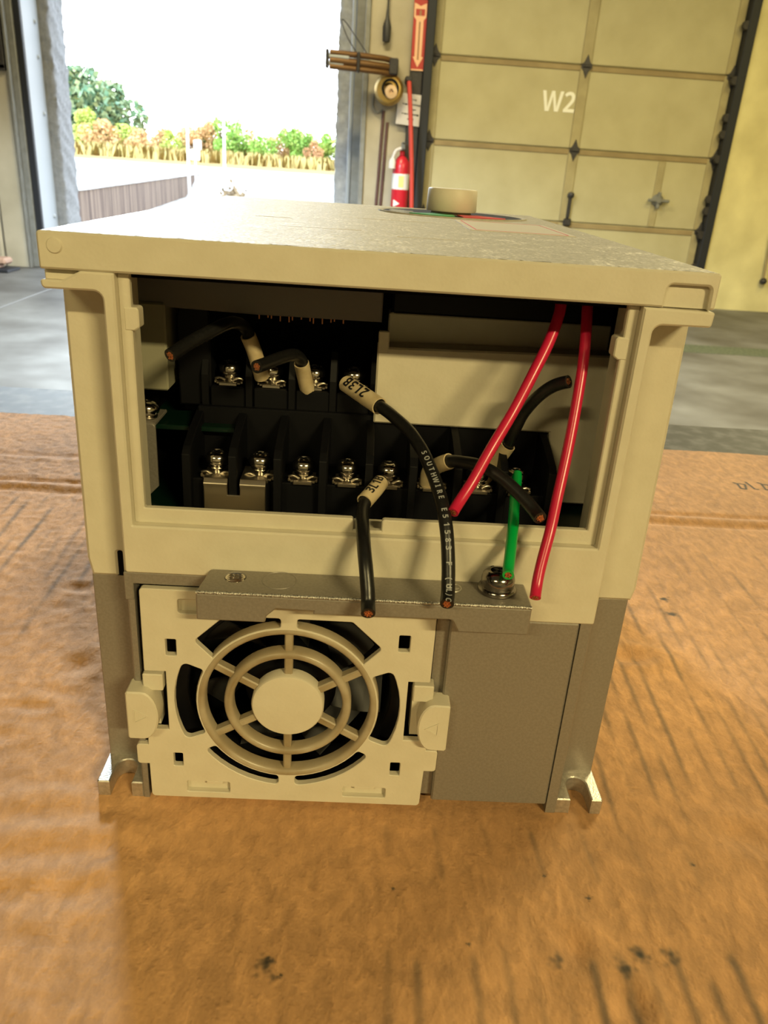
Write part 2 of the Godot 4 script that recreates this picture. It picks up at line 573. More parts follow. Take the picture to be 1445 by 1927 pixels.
func ceiling_lamp(at: Vector3, energy: float, c: Color, label: String) -> void:
	var t := thing("ceiling_lamp", label, "ceiling lamp", "", at)
	var b := MB.new()
	b.box(Vector3(-0.75, 0.0, -0.16), Vector3(0.75, 0.10, 0.16), 0.02)
	b.box(Vector3(-0.5, 0.1, -0.01), Vector3(-0.48, 1.6, 0.01))
	b.box(Vector3(0.48, 0.1, -0.01), Vector3(0.5, 1.6, 0.01))
	obj("lamp_housing", b, M.lamp_body, t)
	var g := MB.new()
	g.box(Vector3(-0.7, -0.012, -0.13), Vector3(0.7, -0.001, 0.13))
	var gm := mat(Color(0.8, 0.8, 0.8), 0.5)
	gm.emission_enabled = true
	gm.emission = c
	gm.emission_energy_multiplier = 2.0
	obj("glowing_panel", g, gm, t)
	var l := AreaLight3D.new()
	l.name = "panel_light"
	l.area_size = Vector2(1.4, 0.26)
	l.area_normalize_energy = true
	l.light_energy = energy
	l.light_color = c
	l.shadow_enabled = true
	l.set("area_range", 40.0)
	l.set("area_attenuation", 2.0)
	t.add_child(l)
	l.position = Vector3(0, -0.02, 0)
	l.rotation = Vector3(-PI / 2, 0, 0)


func added_dock_lamp(at: Vector3, energy: float) -> void:  # added out of view; stands in for daylight through the open door
	var t := thing("added_dock_lamp", "unseen added pendant lamp standing in for daylight from the open dock", "ceiling lamp", "", at)
	var b := MB.new()
	b.lathe([Vector2(0.0, 0.30), Vector2(0.06, 0.30), Vector2(0.08, 0.16), Vector2(0.24, 0.02), Vector2(0.25, 0.0), Vector2(0.22, 0.0), Vector2(0.07, 0.14), Vector2(0, 0.14)], 28)
	b.lathe([Vector2(0.012, 0.30), Vector2(0.012, 2.95)], 8)
	obj("lamp_shade", b, M.lamp_body, t)
	var g := MB.new()
	g.lathe([Vector2(0.0, 0.13), Vector2(0.10, 0.11), Vector2(0.17, 0.05), Vector2(0.18, 0.02), Vector2(0.0, 0.015)], 24)
	var gm := mat(Color(0.8, 0.8, 0.8), 0.5)
	gm.emission_enabled = true
	gm.emission = Color(0.88, 0.95, 1.0)
	gm.emission_energy_multiplier = 2.0
	obj("glowing_lens", g, gm, t)
	var l := SpotLight3D.new()
	l.name = "lens_light"
	l.light_size = 0.16
	l.light_energy = energy
	l.light_color = Color(0.88, 0.95, 1.0)
	l.spot_angle = 80.0
	l.spot_angle_attenuation = 0.4
	l.spot_range = 40.0
	l.spot_attenuation = 2.0
	l.shadow_enabled = true
	t.add_child(l)
	l.position = Vector3(0, -0.02, 0)
	l.rotation = Vector3(-PI / 2, 0, 0)


# ---------------------------------------------------------------- room
func build_room() -> void:
	# floor: cast slabs with open joints
	var slabs := [[-9, -7.1, -2.27, -4.19], [-9, -4.182, -2.27, 9], [-2.262, -7.1, 9, 9]]
	var k := 0
	for s in slabs:
		var b := MB.new()
		b.box(Vector3(s[0], -0.95, s[1]), Vector3(s[2], -0.75, s[3]), 0.004)
		k += 1
		struct("floor", b, M.floor, ["concrete floor slab in the far left corner by the open dock", "concrete floor slab left of the workbench", "large concrete floor slab under the workbench"][k - 1])
	var fl := MB.new()
	fl.box(Vector3(1.75, -0.7502, -4.92), Vector3(5.5, -0.7485, -4.66))
	struct("trim_1", fl, M.floor_line, "worn green painted line on the concrete floor at right")
	var c := MB.new()
	c.box(Vector3(-9, 4.5, -7.3), Vector3(9, 4.7, 9))
	struct("ceiling", c, M.ceiling, "pale hall ceiling above the lamps")
	var walls := [
		["wall_left", -9.2, -0.95, -7.0, -9.0, 4.6, 9.0, M.wall], ["wall_right", 9.0, -0.95, -7.0, 9.2, 4.6, 9.0, M.wall_yellow], ["wall_near", -9.2, -0.95, 9.0, 9.2, 4.6, 9.2, M.wall],
		["wall_dock", -0.085, -0.95, -7.0, 0.335, 2.35, -6.7, M.wall], ["wall_dock", -9.0, 2.35, -7.0, 9.0, 4.6, -6.7, M.wall],
		["wall_dock", 2.84, -0.95, -7.0, 9.0, 2.35, -6.68, M.wall_yellow],
	]
	var names := ["hall wall far to the left", "hall wall far to the right", "hall wall behind the camera", "narrow wall pier between open dock and closed sectional door", "wall above the dock doors", "yellowish wall right of the sectional door"]
	for i in walls.size():
		var w = walls[i]
		var b := MB.new()
		b.box(Vector3(w[1], w[2], w[3]), Vector3(w[4], w[5], w[6]))
		struct(w[0], b, w[7], names[i])
	# the left pier: two cladding panels with a groove between them
	var lp := MB.new()
	lp.box(Vector3(-9, -0.95, -7.0), Vector3(-3.03, 2.35, -6.62), 0.012)
	struct("wall_dock", lp, M.wall, "beige cladding panel at the left edge beside the groove")
	var lq := MB.new()
	lq.box(Vector3(-3.015, -0.95, -7.0), Vector3(-2.80, 2.35, -6.62), 0.012)
	struct("wall_dock", lq, M.wall, "narrow beige cladding panel next to the open dock's track")


func build_yard() -> void:
	var y := MB.new()
	y.prism(P([[7.35, -2.3], [7.35, -1.95], [47.5, -1.95], [58.5, -0.28], [60.0, -0.28], [60.0, -2.3]]), [], -60.0, 40.0, 0.0, Transform3D(Basis(Vector3(0, 0, -1), Vector3(0, 1, 0), Vector3(1, 0, 0)), Vector3.ZERO))
	struct("ground", y, M.concrete, "bright concrete yard outside the dock")
	var t := MB.new()
	t.prism(P([[-6.4, 7.9], [-11.35, 55.4], [-60, 56], [-60, 7.9]]), [], -2.1, -0.85, 0.03, flat_xf())
	var ret := obj("retaining_wall", t, tri_map(mat(Color(0.20, 0.15, 0.115), 0.85), 0.16, streak_tex()))
	ret.set_meta("kind", "structure")
	tag(ret, "streaked concrete retaining wall running out into the yard", "wall")
	var tp := MB.new()
	tp.prism(P([[-6.35, 7.9], [-11.3, 55.4], [-60, 56], [-60, 7.9]]), [], -0.86, -0.82, 0.01, flat_xf())
	struct("terrace", tp, M.concrete, "bright upper paving on top of the retaining wall")
	# grassy bank at the far side
	var bk := MB.new()
	var rows := [[-57.5, -0.6], [-58.2, -0.30], [-60.5, -0.15], [-63.0, 0.1], [-75.0, 0.5], [-120.0, 0.6]]
	for i in rows.size() - 1:
		for j in 24:
			var x0 := -60.0 + j * 4.0
			bk.quad(Vector3(x0, rows[i][1] + 0.01 * j, rows[i][0]), Vector3(x0 + 4, rows[i][1] + 0.01 * (j + 1), rows[i][0]), Vector3(x0 + 4, rows[i + 1][1] + 0.01 * (j + 1), rows[i + 1][0]), Vector3(x0, rows[i + 1][1] + 0.01 * j, rows[i + 1][0]), Vector3.UP)
	struct("hill", bk, M.dry_ground, "low earth bank at the far edge of the yard")
	var gr := MB.new()
	for i in 2600:
		var x := rng.randf_range(-26.0, 4.0)
		var z := rng.randf_range(-60.4, -58.3)
		var yy := lerpf(-0.25, 0.05, clampf((-58.0 - z) / 4.0, 0, 1)) + 0.2
		var h := rng.randf_range(0.25, 0.7)
		gr.tint = Color(0.62, 0.42, 0.13).lerp(Color(0.70, 0.56, 0.20), rng.randf())
		for q in 2:
			var d := Vector3(cos(q * 1.5 + x), 0, sin(q * 1.5 + x)) * rng.randf_range(0.1, 0.25)
			gr.tri(Vector3(x, yy - 0.25, z) - d, Vector3(x, yy - 0.25, z) + d, Vector3(x + rng.randf_range(-0.1, 0.1), yy + h, z), Vector3.UP, Vector3.UP, Vector3.UP)
	var go := obj("dry_grass", gr, M.leaf)
	go.set_meta("kind", "stuff")
	tag(go, "tall yellow dry grass along the far edge of the yard", "grass")
	# trees and bushes on the bank: x, height of the top above its foot, depth, spread, kind
	var kinds := [["yellow-green", Color(0.42, 0.55, 0.10)], ["orange-brown", Color(0.66, 0.40, 0.19)], ["fresh green", Color(0.22, 0.46, 0.07)], ["rusty brown", Color(0.52, 0.25, 0.13)], ["dark blue-green", Color(0.10, 0.22, 0.13)]]
	var row := [[-26.6, 6.0, -78, 3.6, 4], [-23.6, 4.6, -77, 3.2, 4], [-20.9, 2.9, -61, 1.3, 0], [-19.5, 2.2, -60, 1.2, 1], [-18.3, 1.9, -61, 1.1, 0], [-17.0, 1.7, -60, 1.1, 1], [-15.9, 1.9, -62, 1.0, 1], [-14.9, 1.8, -60, 1.1, 0], [-13.9, 2.1, -61, 1.1, 1],
		[-13.0, 2.2, -62, 1.0, 2], [-12.1, 2.6, -61, 1.1, 1], [-11.2, 2.9, -60, 1.2, 2], [-10.3, 2.9, -61, 1.1, 2], [-9.4, 2.3, -62, 1.0, 1], [-8.5, 1.8, -60, 1.1, 2], [-7.6, 1.7, -61, 0.9, 1], [-6.7, 2.3, -62, 1.0, 1], [-5.8, 2.5, -60, 1.1, 2],
		[-4.9, 2.3, -61, 1.0, 2], [-4.4, 1.7, -59.5, 0.7, 3], [-3.6, 2.3, -61, 1.1, 2], [-2.5, 2.4, -60, 1.1, 0], [-1.3, 2.2, -61, 1.1, 2], [0.2, 2.3, -60, 1.2, 1]]
	var nth := ["leftmost", "second from the left", "third from the left", "fourth from the left", "fifth from the left", "sixth from the left", "seventh from the left", "eighth from the left", "ninth from the left", "tenth from the left", "eleventh from the left", "twelfth from the left", "twelfth from the right", "eleventh from the right", "tenth from the right", "ninth from the right", "eighth from the right", "seventh from the right", "sixth from the right", "fifth from the right", "fourth from the right", "third from the right", "second from the right", "rightmost"]
	for i in row.size():
		var r = row[i]
		tree(Vector3(r[0], 0.05 if r[2] > -70 else 0.5, r[2] - 2.4 if r[2] > -70 else r[2]), r[1], r[3] * 1.1, kinds[r[4]][1], "%s bushy tree, %s in the far tree line" % [kinds[r[4]][0], nth[i]], 1900 if r[2] > -70 else 3600)
	# two pale poles and a white box post at the edge of the yard
	pole(Vector3(-9.8, -1.95, -45), 4.3, "pale tall pole left of the white box post in the yard")
	pole(Vector3(-7.9, -1.95, -45), 4.2, "pale tall pole right of the white box post in the yard")
	var s := thing("box_post", "white meter box on a short post at the yard's far edge", "post", "", Vector3(-9.43, -1.95, -45.01))
	var b := MB.new()
	b.lathe([Vector2(0.05, 0), Vector2(0.05, 2.2), Vector2(0, 2.2)], 10)
	obj("post", b, M.white, s)
	var bb := MB.new()
	bb.box(Vector3(-0.24, 1.95, -0.15), Vector3(0.22, 2.45, 0.15), 0.03)
	obj("meter_box", bb, M.white, s)
	var bc := MB.new()
	bc.box(Vector3(-0.05, 2.45, -0.12), Vector3(0.32, 2.92, 0.12), 0.04)
	obj("upper_box", bc, M.white, s)
	# a dry shrub in the yard, just over the drive's far edge
	var sh := thing("dry_shrub", "small tan dry shrub standing in the bright yard", "shrub", "", Vector3(-3.3, -1.95, -20))
	var lm := MB.new()
	for i in 1500:
		var d := Vector3(rng.randfn(), rng.randfn() * 0.5, rng.randfn()).normalized() * pow(rng.randf(), 0.4)
		var c := Vector3(d.x * 0.42, 0.85 + d.y * 0.85, d.z * 0.4)
		leaf(lm, c, rng.randf_range(0.03, 0.075), Color(0.20, 0.13, 0.06).lerp(Color(0.30, 0.22, 0.12), rng.randf()))
	obj("foliage", lm, M.leaf, sh)
	var cm := MB.new()
	cm.tint = Color(0.24, 0.17, 0.09)
	cm.lathe([Vector2(0, 0.1), Vector2(0.28, 0.4), Vector2(0.33, 0.8), Vector2(0.22, 1.25), Vector2(0, 1.55)], 12)
	obj("dry_stalks", cm, M.leaf, sh)
	var st := MB.new()
	st.lathe([Vector2(0.05, 0), Vector2(0.03, 0.9), Vector2(0, 0.95)], 8)
	obj("stem", st, M.bark, sh)


func streak_tex() -> ImageTexture:
	var f := FastNoiseLite.new()
	f.frequency = 0.035
	f.fractal_octaves = 4
	var img := Image.create(512, 256, false, Image.FORMAT_RGB8)
	for x in 512:
		for yy in 256:
			var k := f.get_noise_2d(x * 1.0, yy * 0.06) * 0.9 + f.get_noise_2d(x * 3.0 + 900.0, yy * 0.4) * 0.3
			var c := Color(0.52, 0.42, 0.36).lerp(Color(1.0, 0.97, 0.92), clampf(0.5 + k, 0, 1))
			img.set_pixel(x, yy, c)
	return ImageTexture.create_from_image(img)


func leaf(m: MB, c: Vector3, s: float, col: Color) -> void:
	m.tint = col
	var a := Vector3(rng.randfn(), rng.randfn(), rng.randfn()).normalized()
	var b := a.cross(Vector3(rng.randfn(), rng.randfn(), rng.randfn())).normalized()
	m.quad(c - a * s, c - b * s * 0.7, c + a * s, c + b * s * 0.7, Vector3.UP)


func tree(at: Vector3, h: float, spread: float, col: Color, label: String, leaves: int) -> void:
	var t := thing("tree", label, "tree", "", at)
	var m := MB.new()
	var lumps: Array = []
	for i in 10:
		lumps.append([Vector3(rng.randfn() * spread * 0.35, h * rng.randf_range(0.08, 0.78), rng.randfn() * spread * 0.35), rng.randf_range(0.30, 0.55) * spread])
	lumps.append([Vector3(0, h * 0.82, 0), h * 0.17])
	for i in leaves:
		var l = lumps[rng.randi() % lumps.size()]
		var d := Vector3(rng.randfn(), rng.randfn(), rng.randfn()).normalized()
		var k := rng.randf_range(0.75, 1.05)
		var c: Vector3 = l[0] + d * l[1] * k
		c.y = clampf(c.y, 0.05, h * 1.02)
		leaf(m, c, spread * rng.randf_range(0.05, 0.11), col.lerp(Color(0.62, 0.52, 0.18), rng.randf() * 0.4) * rng.randf_range(0.75, 1.2))
	obj("foliage", m, M.leaf, t)
	var st := MB.new()
	st.lathe([Vector2(0.12, -0.3), Vector2(0.06, h * 0.7), Vector2(0, h * 0.72)], 8)
	obj("trunk", st, M.bark, t)


func pole(at: Vector3, h: float, label: String) -> void:
	var t := thing("utility_pole", label, "pole", "", at)
	var b := MB.new()
	b.lathe([Vector2(0.08, 0), Vector2(0.06, h), Vector2(0, h)], 10)
	obj("pole_shaft", b, M.white, t)
	var c := MB.new()
	c.box(Vector3(-0.28, h - 0.25, -0.04), Vector3(0.28, h - 0.17, 0.04), 0.01)
	obj("cross_arm", c, M.white, t)


# ---------------------------------------------------------------- doors
func build_doors() -> void:
	# the open dock: steel frame in the reveal, vertical tracks, foam dock seals outside
	var d := Node3D.new()
	d.name = "door_1"
	add_child(d)
	d.set_meta("kind", "structure")
	tag(d, "open dock doorway with pale steel frame and grey padded seals", "doorway")
	var f := MB.new()
	f.box(Vector3(-2.74, -0.75, -7.02), Vector3(-2.70, 2.35, -6.69), 0.006)
	f.box(Vector3(-2.74, 2.31, -7.02), Vector3(-0.09, 2.35, -6.69), 0.006)
	obj("door_frame", f, M.steel_white, d)
	var f2 := MB.new()
	f2.box(Vector3(-0.125, -0.75, -7.02), Vector3(-0.085, 2.35, -6.67), 0.005)
	f2.box(Vector3(-0.20, -0.75, -7.02), Vector3(-0.12, 2.35, -6.95), 0.005)
	obj("door_frame", f2, M.steel_grey, d)
	var pp := MB.new()
	pp.lathe([Vector2(0.016, -0.75), Vector2(0.016, 2.3)], 12, Transform3D(Basis(), Vector3(-0.214, 0, -6.93)))
	obj("guide_pipe", pp, M.steel_white, d)
	var tr := MB.new()
	tr.box(Vector3(-2.80, -0.75, -6.74), Vector3(-2.752, 2.35, -6.64), 0.006)
	tr.box(Vector3(-2.815, -0.75, -6.64), Vector3(-2.795, 2.35, -6.585), 0.003)
	obj("door_track", tr, M.steel_grey, d)
	var wp := MB.new()
	wp.box(Vector3(-2.752, -0.75, -6.72), Vector3(-2.702, 2.35, -6.66), 0.006)
	obj("weather_strip", wp, M.rubber, d)
	for b in [[-2.66, 0.82], [-2.66, 0.42], [-2.66, -0.36], [-2.66, 1.06]]:
		var bo := MB.new()
		bo.lathe([Vector2(0, 0.018), Vector2(0.012, 0.014), Vector2(0.016, 0.004), Vector2(0.022, 0.002), Vector2(0.022, 0)], 12, Transform3D(Basis(Vector3(0, 1, 0), Vector3(1, 0, 0), Vector3(0, 0, -1)), Vector3(-2.70, b[1], -6.93)))
		obj("frame_bolt", bo, M.steel_white, d)
	seal(d, Vector3(-2.80, -0.9, -7.36), Vector3(-2.625, 2.4, -7.02), 1.0)
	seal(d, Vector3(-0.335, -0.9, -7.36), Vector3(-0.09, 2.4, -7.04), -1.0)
	var hd := MB.new()
	hd.box(Vector3(-2.85, 2.2, -7.4), Vector3(-0.05, 2.9, -7.02), 0.05)
	obj("head_seal", hd, M.fabric, d)
	var sill := MB.new()
	sill.box(Vector3(-2.74, -0.95, -7.35), Vector3(-0.09, -0.745, -6.7), 0.01)
	obj("dock_plate", sill, M.steel_grey, d)
	# closed sectional door
	var w := Node3D.new()
	w.name = "door_2"
	add_child(w)
	w.set_meta("kind", "structure")
	tag(w, "closed cream sectional overhead door marked W2", "door")
	var ys := [-0.73, -0.13, 0.425, 1.02, 1.62, 2.32]
	for i in 5:
		var b := MB.new()
		b.box(Vector3(0.40, ys[i] + 0.002, -6.80), Vector3(2.80, ys[i + 1] - 0.002, -6.755), 0.008)
		b.box(Vector3(0.40, ys[i + 1] - 0.02, -6.84), Vector3(2.80, ys[i + 1] + 0.02, -6.79))
		var sec := obj("door_section", b, M.door_paint, w)
		var r := MB.new()
		r.box(Vector3(0.47, ys[i + 1] - 0.042, -6.756), Vector3(2.72, ys[i + 1] - 0.004, -6.748), 0.003)
		obj("rail", r, M.door_rail, sec)
		for sx in [[0.405, 0.47], [1.565, 1.645], [2.71, 2.77]]:
			var s := MB.new()
			s.box(Vector3(sx[0], ys[i] + 0.006, -6.757), Vector3(sx[1], ys[i + 1] - 0.006, -6.742), 0.004)
			obj("stile", s, M.door_stile, sec)
		if i == 1:
			var s2 := MB.new()
			s2.box(Vector3(2.315, ys[i] + 0.006, -6.757), Vector3(2.375, ys[i + 1] - 0.045, -6.746), 0.004)
			obj("stile", s2, M.door_stile, sec)
			# lock handle: a spindle plate with a cross of arms
			var hdl := MB.new()
			hdl.lathe([Vector2(0.0, 0.05), Vector2(0.02, 0.05), Vector2(0.03, 0.03), Vector2(0.045, 0.012), Vector2(0.05, 0)], 18, Transform3D(Basis(Vector3(1, 0, 0), Vector3(0, 0, 1), Vector3(0, -1, 0)), Vector3(2.36, 0.085, -6.746)))
			hdl.box(Vector3(2.27, 0.072, -6.72), Vector3(2.45, 0.096, -6.70), 0.006)
			hdl.box(Vector3(2.346, 0.02, -6.725), Vector3(2.374, 0.15, -6.705), 0.006)
			obj("lock_handle", hdl, M.steel_grey, sec)
	for yy in [1.02, 0.425, -0.13, 1.62]:
		for xx in [0.425, 1.61, 2.765]:
			if yy == -0.13 and xx == 1.61: continue
			var h := MB.new()
			var o := Transform3D(Basis(), Vector3(xx, yy - 0.01, 0))
			h.prism(P([[0, -0.082], [0.022, -0.03], [0.042, -0.012], [0.042, 0.012], [0.022, 0.03], [0, 0.082], [-0.022, 0.03], [-0.042, 0.012], [-0.042, -0.012], [-0.022, -0.03]]), [], -6.745, -6.733, 0.003, o)
			h.lathe([Vector2(0.012, -0.03), Vector2(0.012, 0.03)], 10, Transform3D(Basis(Vector3(0, 1, 0), Vector3(1, 0, 0), Vector3(0, 0, -1)), Vector3(xx, yy - 0.01, -6.735)))
			obj("hinge", h, M.iron, w)
	var lb := MB.new()
	lb.box(Vector3(1.60, -0.16, -6.745), Vector3(1.665, -0.10, -6.72), 0.01)
	lb.box(Vector3(1.618, -0.10, -6.745), Vector3(1.645, 0.075, -6.72), 0.008)
	lb.lathe([Vector2(0.0, 0.03), Vector2(0.026, 0.02), Vector2(0.026, -0.02), Vector2(0, -0.03)], 12, Transform3D(Basis(Vector3(1, 0, 0), Vector3(0, 0, 1), Vector3(0, -1, 0)), Vector3(1.632, 0.08, -6.735)))
	obj("slide_bolt", lb, M.iron, w)
	var tm := TextMesh.new()
	tm.text = "W2"
	tm.font = font()
	tm.font_size = 64
	tm.pixel_size = 0.0031
	tm.depth = 0.001
	var tx := MB.new()
	tx.add(tm, Transform3D(Basis.from_scale(Vector3(0.92, 1.0, 1.0)), Vector3(1.432, 0.752, -6.752)))
	obj("stencil_letters", tx, M.letter, w)
	var tl := MB.new()
	tl.box(Vector3(0.335, -0.75, -6.78), Vector3(0.405, 2.35, -6.64), 0.006)
	obj("door_track", tl, M.rubber, w)
	var trk := MB.new()
	trk.box(Vector3(2.775, -0.75, -6.78), Vector3(2.845, 2.35, -6.66), 0.006)
	obj("door_track", trk, M.rubber, w)
	for q in [1.35, 0.98, 0.72, 0.60, 0.42, 0.12, 0.03, -0.16, -0.42]:
		var b := MB.new()
		b.lathe([Vector2(0, 0.02), Vector2(0.03, 0.02), Vector2(0.034, 0.012), Vector2(0.034, -0.012), Vector2(0.03, -0.02), Vector2(0, -0.02)], 12, Transform3D(Basis(Vector3(1, 0, 0), Vector3(0, 0, 1), Vector3(0, -1, 0)), Vector3(2.768, q, -6.69)))
		obj("roller", b, M.iron, w)


func seal(parent: Node3D, lo: Vector3, hi: Vector3, inner: float) -> void:
	# foam pad under wrinkled fabric; the inner face bulges towards the opening
	var m := MB.new()
	var f := FastNoiseLite.new()
	f.seed = 5 if inner > 0 else 6
	f.frequency = 1.0
	var ny := 150
	var prof: Array = []
	for k in 13: prof.append(float(k) / 12.0)
	var at := func(i, k):
		# k runs round from the front face (towards the room) to the inner face
		var y := lerpf(lo.y, hi.y, float(i) / ny)
		var t: float = prof[k]
		var x: float
		var z: float
		if t < 0.4:
			x = lerpf(lo.x if inner > 0 else hi.x, hi.x if inner > 0 else lo.x, t / 0.4)
			z = hi.z
		else:
			x = hi.x if inner > 0 else lo.x
			z = lerpf(hi.z, lo.z, (t - 0.4) / 0.6)
		var wr := f.get_noise_2d(t * 2.2, y * 9.0 + t * 4.0) * 0.018 + f.get_noise_2d(t * 5.0 + 50.0, y * 26.0 + t * 9.0) * 0.007
		if t < 0.4: z += wr
		else: x += wr * inner
		return Vector3(x, y, z)
	var nor := func(i, k):
		var a: Vector3 = at.call(max(i - 1, 0), k)
		var b: Vector3 = at.call(min(i + 1, ny), k)
		var c: Vector3 = at.call(i, max(k - 1, 0))
		var d: Vector3 = at.call(i, min(k + 1, 12))
		var nn := (b - a).cross(d - c).normalized()
		return nn if nn.dot(Vector3(inner, 0, 0.8)) > 0 else -nn
	for i in ny:
		for k in 12:
			m.tri(at.call(i, k), at.call(i + 1, k), at.call(i + 1, k + 1), nor.call(i, k), nor.call(i + 1, k), nor.call(i + 1, k + 1))
			m.tri(at.call(i, k), at.call(i + 1, k + 1), at.call(i, k + 1), nor.call(i, k), nor.call(i + 1, k + 1), nor.call(i, k + 1))
	m.box(lo + Vector3(0.03, 0, 0.0), hi - Vector3(0.03, 0, 0.03))
	obj("dock_seal", m, M.fabric if inner > 0 else M.fabric_lit, parent)


func font() -> SystemFont:
	var f := SystemFont.new()
	f.font_names = PackedStringArray(["Droid Sans"])
	f.font_weight = 700
	return f


# ---------------------------------------------------------------- things on the walls
func build_wall_things() -> void:
	var facing := Basis(Vector3(1, 0, 0), Vector3(0, 0, 1), Vector3(0, -1, 0))   # a lathe axis that points into the room
	# pull cord with a dark grip
	var t := thing("pull_cord", "dark pull cord with a fat black grip hanging on the wall pier", "pull cord", "", Vector3(0.04, 1.06, -6.66))
	var b := MB.new()
	b.tube([Vector3(0.0, 0.2, 0), Vector3(0.002, 0.6, 0.0), Vector3(-0.004, 1.25, 0)], 0.008, 8)
	obj("cord", b, M.darkgrey, t)
	var g := MB.new()
	g.lathe([Vector2(0, 0), Vector2(0.026, 0.003), Vector2(0.03, 0.02), Vector2(0.032, 0.1), Vector2(0.026, 0.125), Vector2(0.014, 0.16), Vector2(0.009, 0.22), Vector2(0, 0.22)], 16)
	obj("grip", g, M.darkgrey, t)
	var hk := MB.new()
	hk.box(Vector3(-0.02, 1.24, -0.04), Vector3(0.02, 1.28, 0.02), 0.004)
	obj("hook_plate", hk, M.iron, t)
	# dock lamp on a swing arm: amber tubes and a round brass head
	var a := thing("swing_arm_lamp", "rusty swing arm with amber tubes and a round brass lamp head", "lamp", "", Vector3(0.09, 0.735, -6.70))
	var am := MB.new()
	for q in [[0.205, 0.02], [0.155, 0.024], [0.115, 0.02]]:
		am.tube([Vector3(-0.46, q[0], 0.30), Vector3(-0.2, q[0] - 0.004, 0.26), Vector3(-0.05, q[0] - 0.006, 0.2), Vector3(0.03, q[0] - 0.01, 0.12)], q[1], 12)
	obj("arm_tube", am, M.rust, a)
	var gl := MB.new()
	gl.tube([Vector3(-0.47, 0.18, 0.30), Vector3(-0.40, 0.179, 0.29), Vector3(-0.32, 0.178, 0.28)], 0.018, 12)
	gl.tube([Vector3(-0.47, 0.135, 0.30), Vector3(-0.42, 0.135, 0.295), Vector3(-0.36, 0.134, 0.285)], 0.015, 12)
	obj("clear_tube", gl, M.steel_white, a)
	for q in [[Vector3(-0.49, 0.10, 0.27), Vector3(-0.465, 0.225, 0.33)], [Vector3(-0.26, 0.09, 0.22), Vector3(-0.235, 0.22, 0.31)], [Vector3(-0.02, 0.10, 0.0), Vector3(0.05, 0.21, 0.2)]]:
		var cl := MB.new()
		cl.box(q[0], q[1], 0.008)
		obj("clamp", cl, M.iron, a)
	var hd := MB.new()
	hd.lathe([Vector2(0.0, 0.0), Vector2(0.10, 0.0), Vector2(0.112, 0.02), Vector2(0.112, 0.06), Vector2(0.09, 0.085), Vector2(0.045, 0.09)], 30, Transform3D(facing, Vector3(-0.01, 0.005, 0.06)))
	hd.box(Vector3(-0.03, 0.05, 0.06), Vector3(0.03, 0.15, 0.11), 0.01)
	obj("lamp_head", hd, M.brass, a)
	var bz := MB.new()
	bz.lathe([Vector2(0.05, 0.09), Vector2(0.066, 0.088), Vector2(0.066, 0.10), Vector2(0.05, 0.10)], 24, Transform3D(facing, Vector3(0.0, 0.012, 0.06)))
	obj("bezel", bz, M.black, a)
	var ln := MB.new()
	ln.lathe([Vector2(0.0, 0.095), Vector2(0.016, 0.095), Vector2(0.018, 0.112), Vector2(0.046, 0.108), Vector2(0.05, 0.09)], 24, Transform3D(facing, Vector3(0.008, -0.012, 0.06)))
	obj("lens", ln, M.amber_glass, a)
	var lp := MB.new()
	lp.tube(smooth([Vector3(-0.18, 0.21, 0.25), Vector3(-0.26, 0.30, 0.27), Vector3(-0.36, 0.41, 0.28), Vector3(-0.38, 0.40, 0.28), Vector3(-0.33, 0.30, 0.28), Vector3(-0.25, 0.2, 0.27)]), 0.004, 6)
	obj("loose_wire", lp, M.darkgrey, a)
	var lc := MB.new()
	lc.tube(smooth([Vector3(-0.06, 0.06, 0.04), Vector3(-0.115, -0.02, 0.03), Vector3(-0.125, -0.10, 0.03), Vector3(-0.09, -0.15, 0.03), Vector3(-0.045, -0.13, 0.02)]), 0.006, 8)
	obj("cable_loop", lc, M.steel_grey, a)
	# two dark conduits below it
	for q in [[0.022, "left"], [0.058, "right"]]:
		var c := MB.new()
		c.lathe([Vector2(0.011, -0.75), Vector2(0.011, 0.60 if q[0] < 0.03 else 0.52), Vector2(0, 0.60 if q[0] < 0.03 else 0.52)], 10, Transform3D(Basis(Vector3(1, 0, 0), Vector3(0.03, 1, 0), Vector3(0, 0, 1)), Vector3(q[0] + 0.01, 0, -6.685)))
		var o := obj("conduit_pipe", c, M.pipe_red)
		tag(o, "dark red-brown conduit pipe, the %s one of the pair on the wall pier" % q[1], "pipe", "conduit pipes on the wall pier")
	# dark backing post behind the signs
	var post := MB.new()
	post.box(Vector3(0.235, -0.75, -6.70), Vector3(0.335, 2.3, -6.665), 0.006)
	struct("trim_2", post, M.iron, "dark steel channel beside the sectional door's left track")
	# red arrow sign
	var s := thing("arrow_sign", "tall narrow red sign with a pale arrow pointing down", "sign", "", Vector3(0.286, 1.12, -6.66))
	var pl := MB.new()
	var lean := Transform3D(Basis(Vector3(1, 0, 0), Vector3(-0.01, 1, 0), Vector3(0, 0, 1)), Vector3.ZERO)
	pl.prism(R(-0.05, -0.232, 0.05, 0.232, 0.004), [], -0.004, 0.004, 0.001, lean)
	obj("plate", pl, M.sign_red, s)
	var ar := MB.new()
	ar.prism(P([[-0.046, 0.21], [-0.02, 0.2], [0, 0.19], [0.02, 0.2], [0.046, 0.21], [0.046, 0.12], [0.028, 0.10], [0.026, -0.14], [0.040, -0.14], [0.0, -0.21], [-0.040, -0.14], [-0.026, -0.14], [-0.028, 0.10], [-0.046, 0.12]]), [R(-0.034, 0.128, 0.034, 0.172), R(-0.006, -0.16, 0.006, 0.09)], 0.004, 0.006, 0.0, lean)
	ar.box(Vector3(-0.046, -0.232, 0.003), Vector3(0.046, -0.222, 0.006))
	obj("arrow", ar, M.sign_pale, s)
	var ai := MB.new()
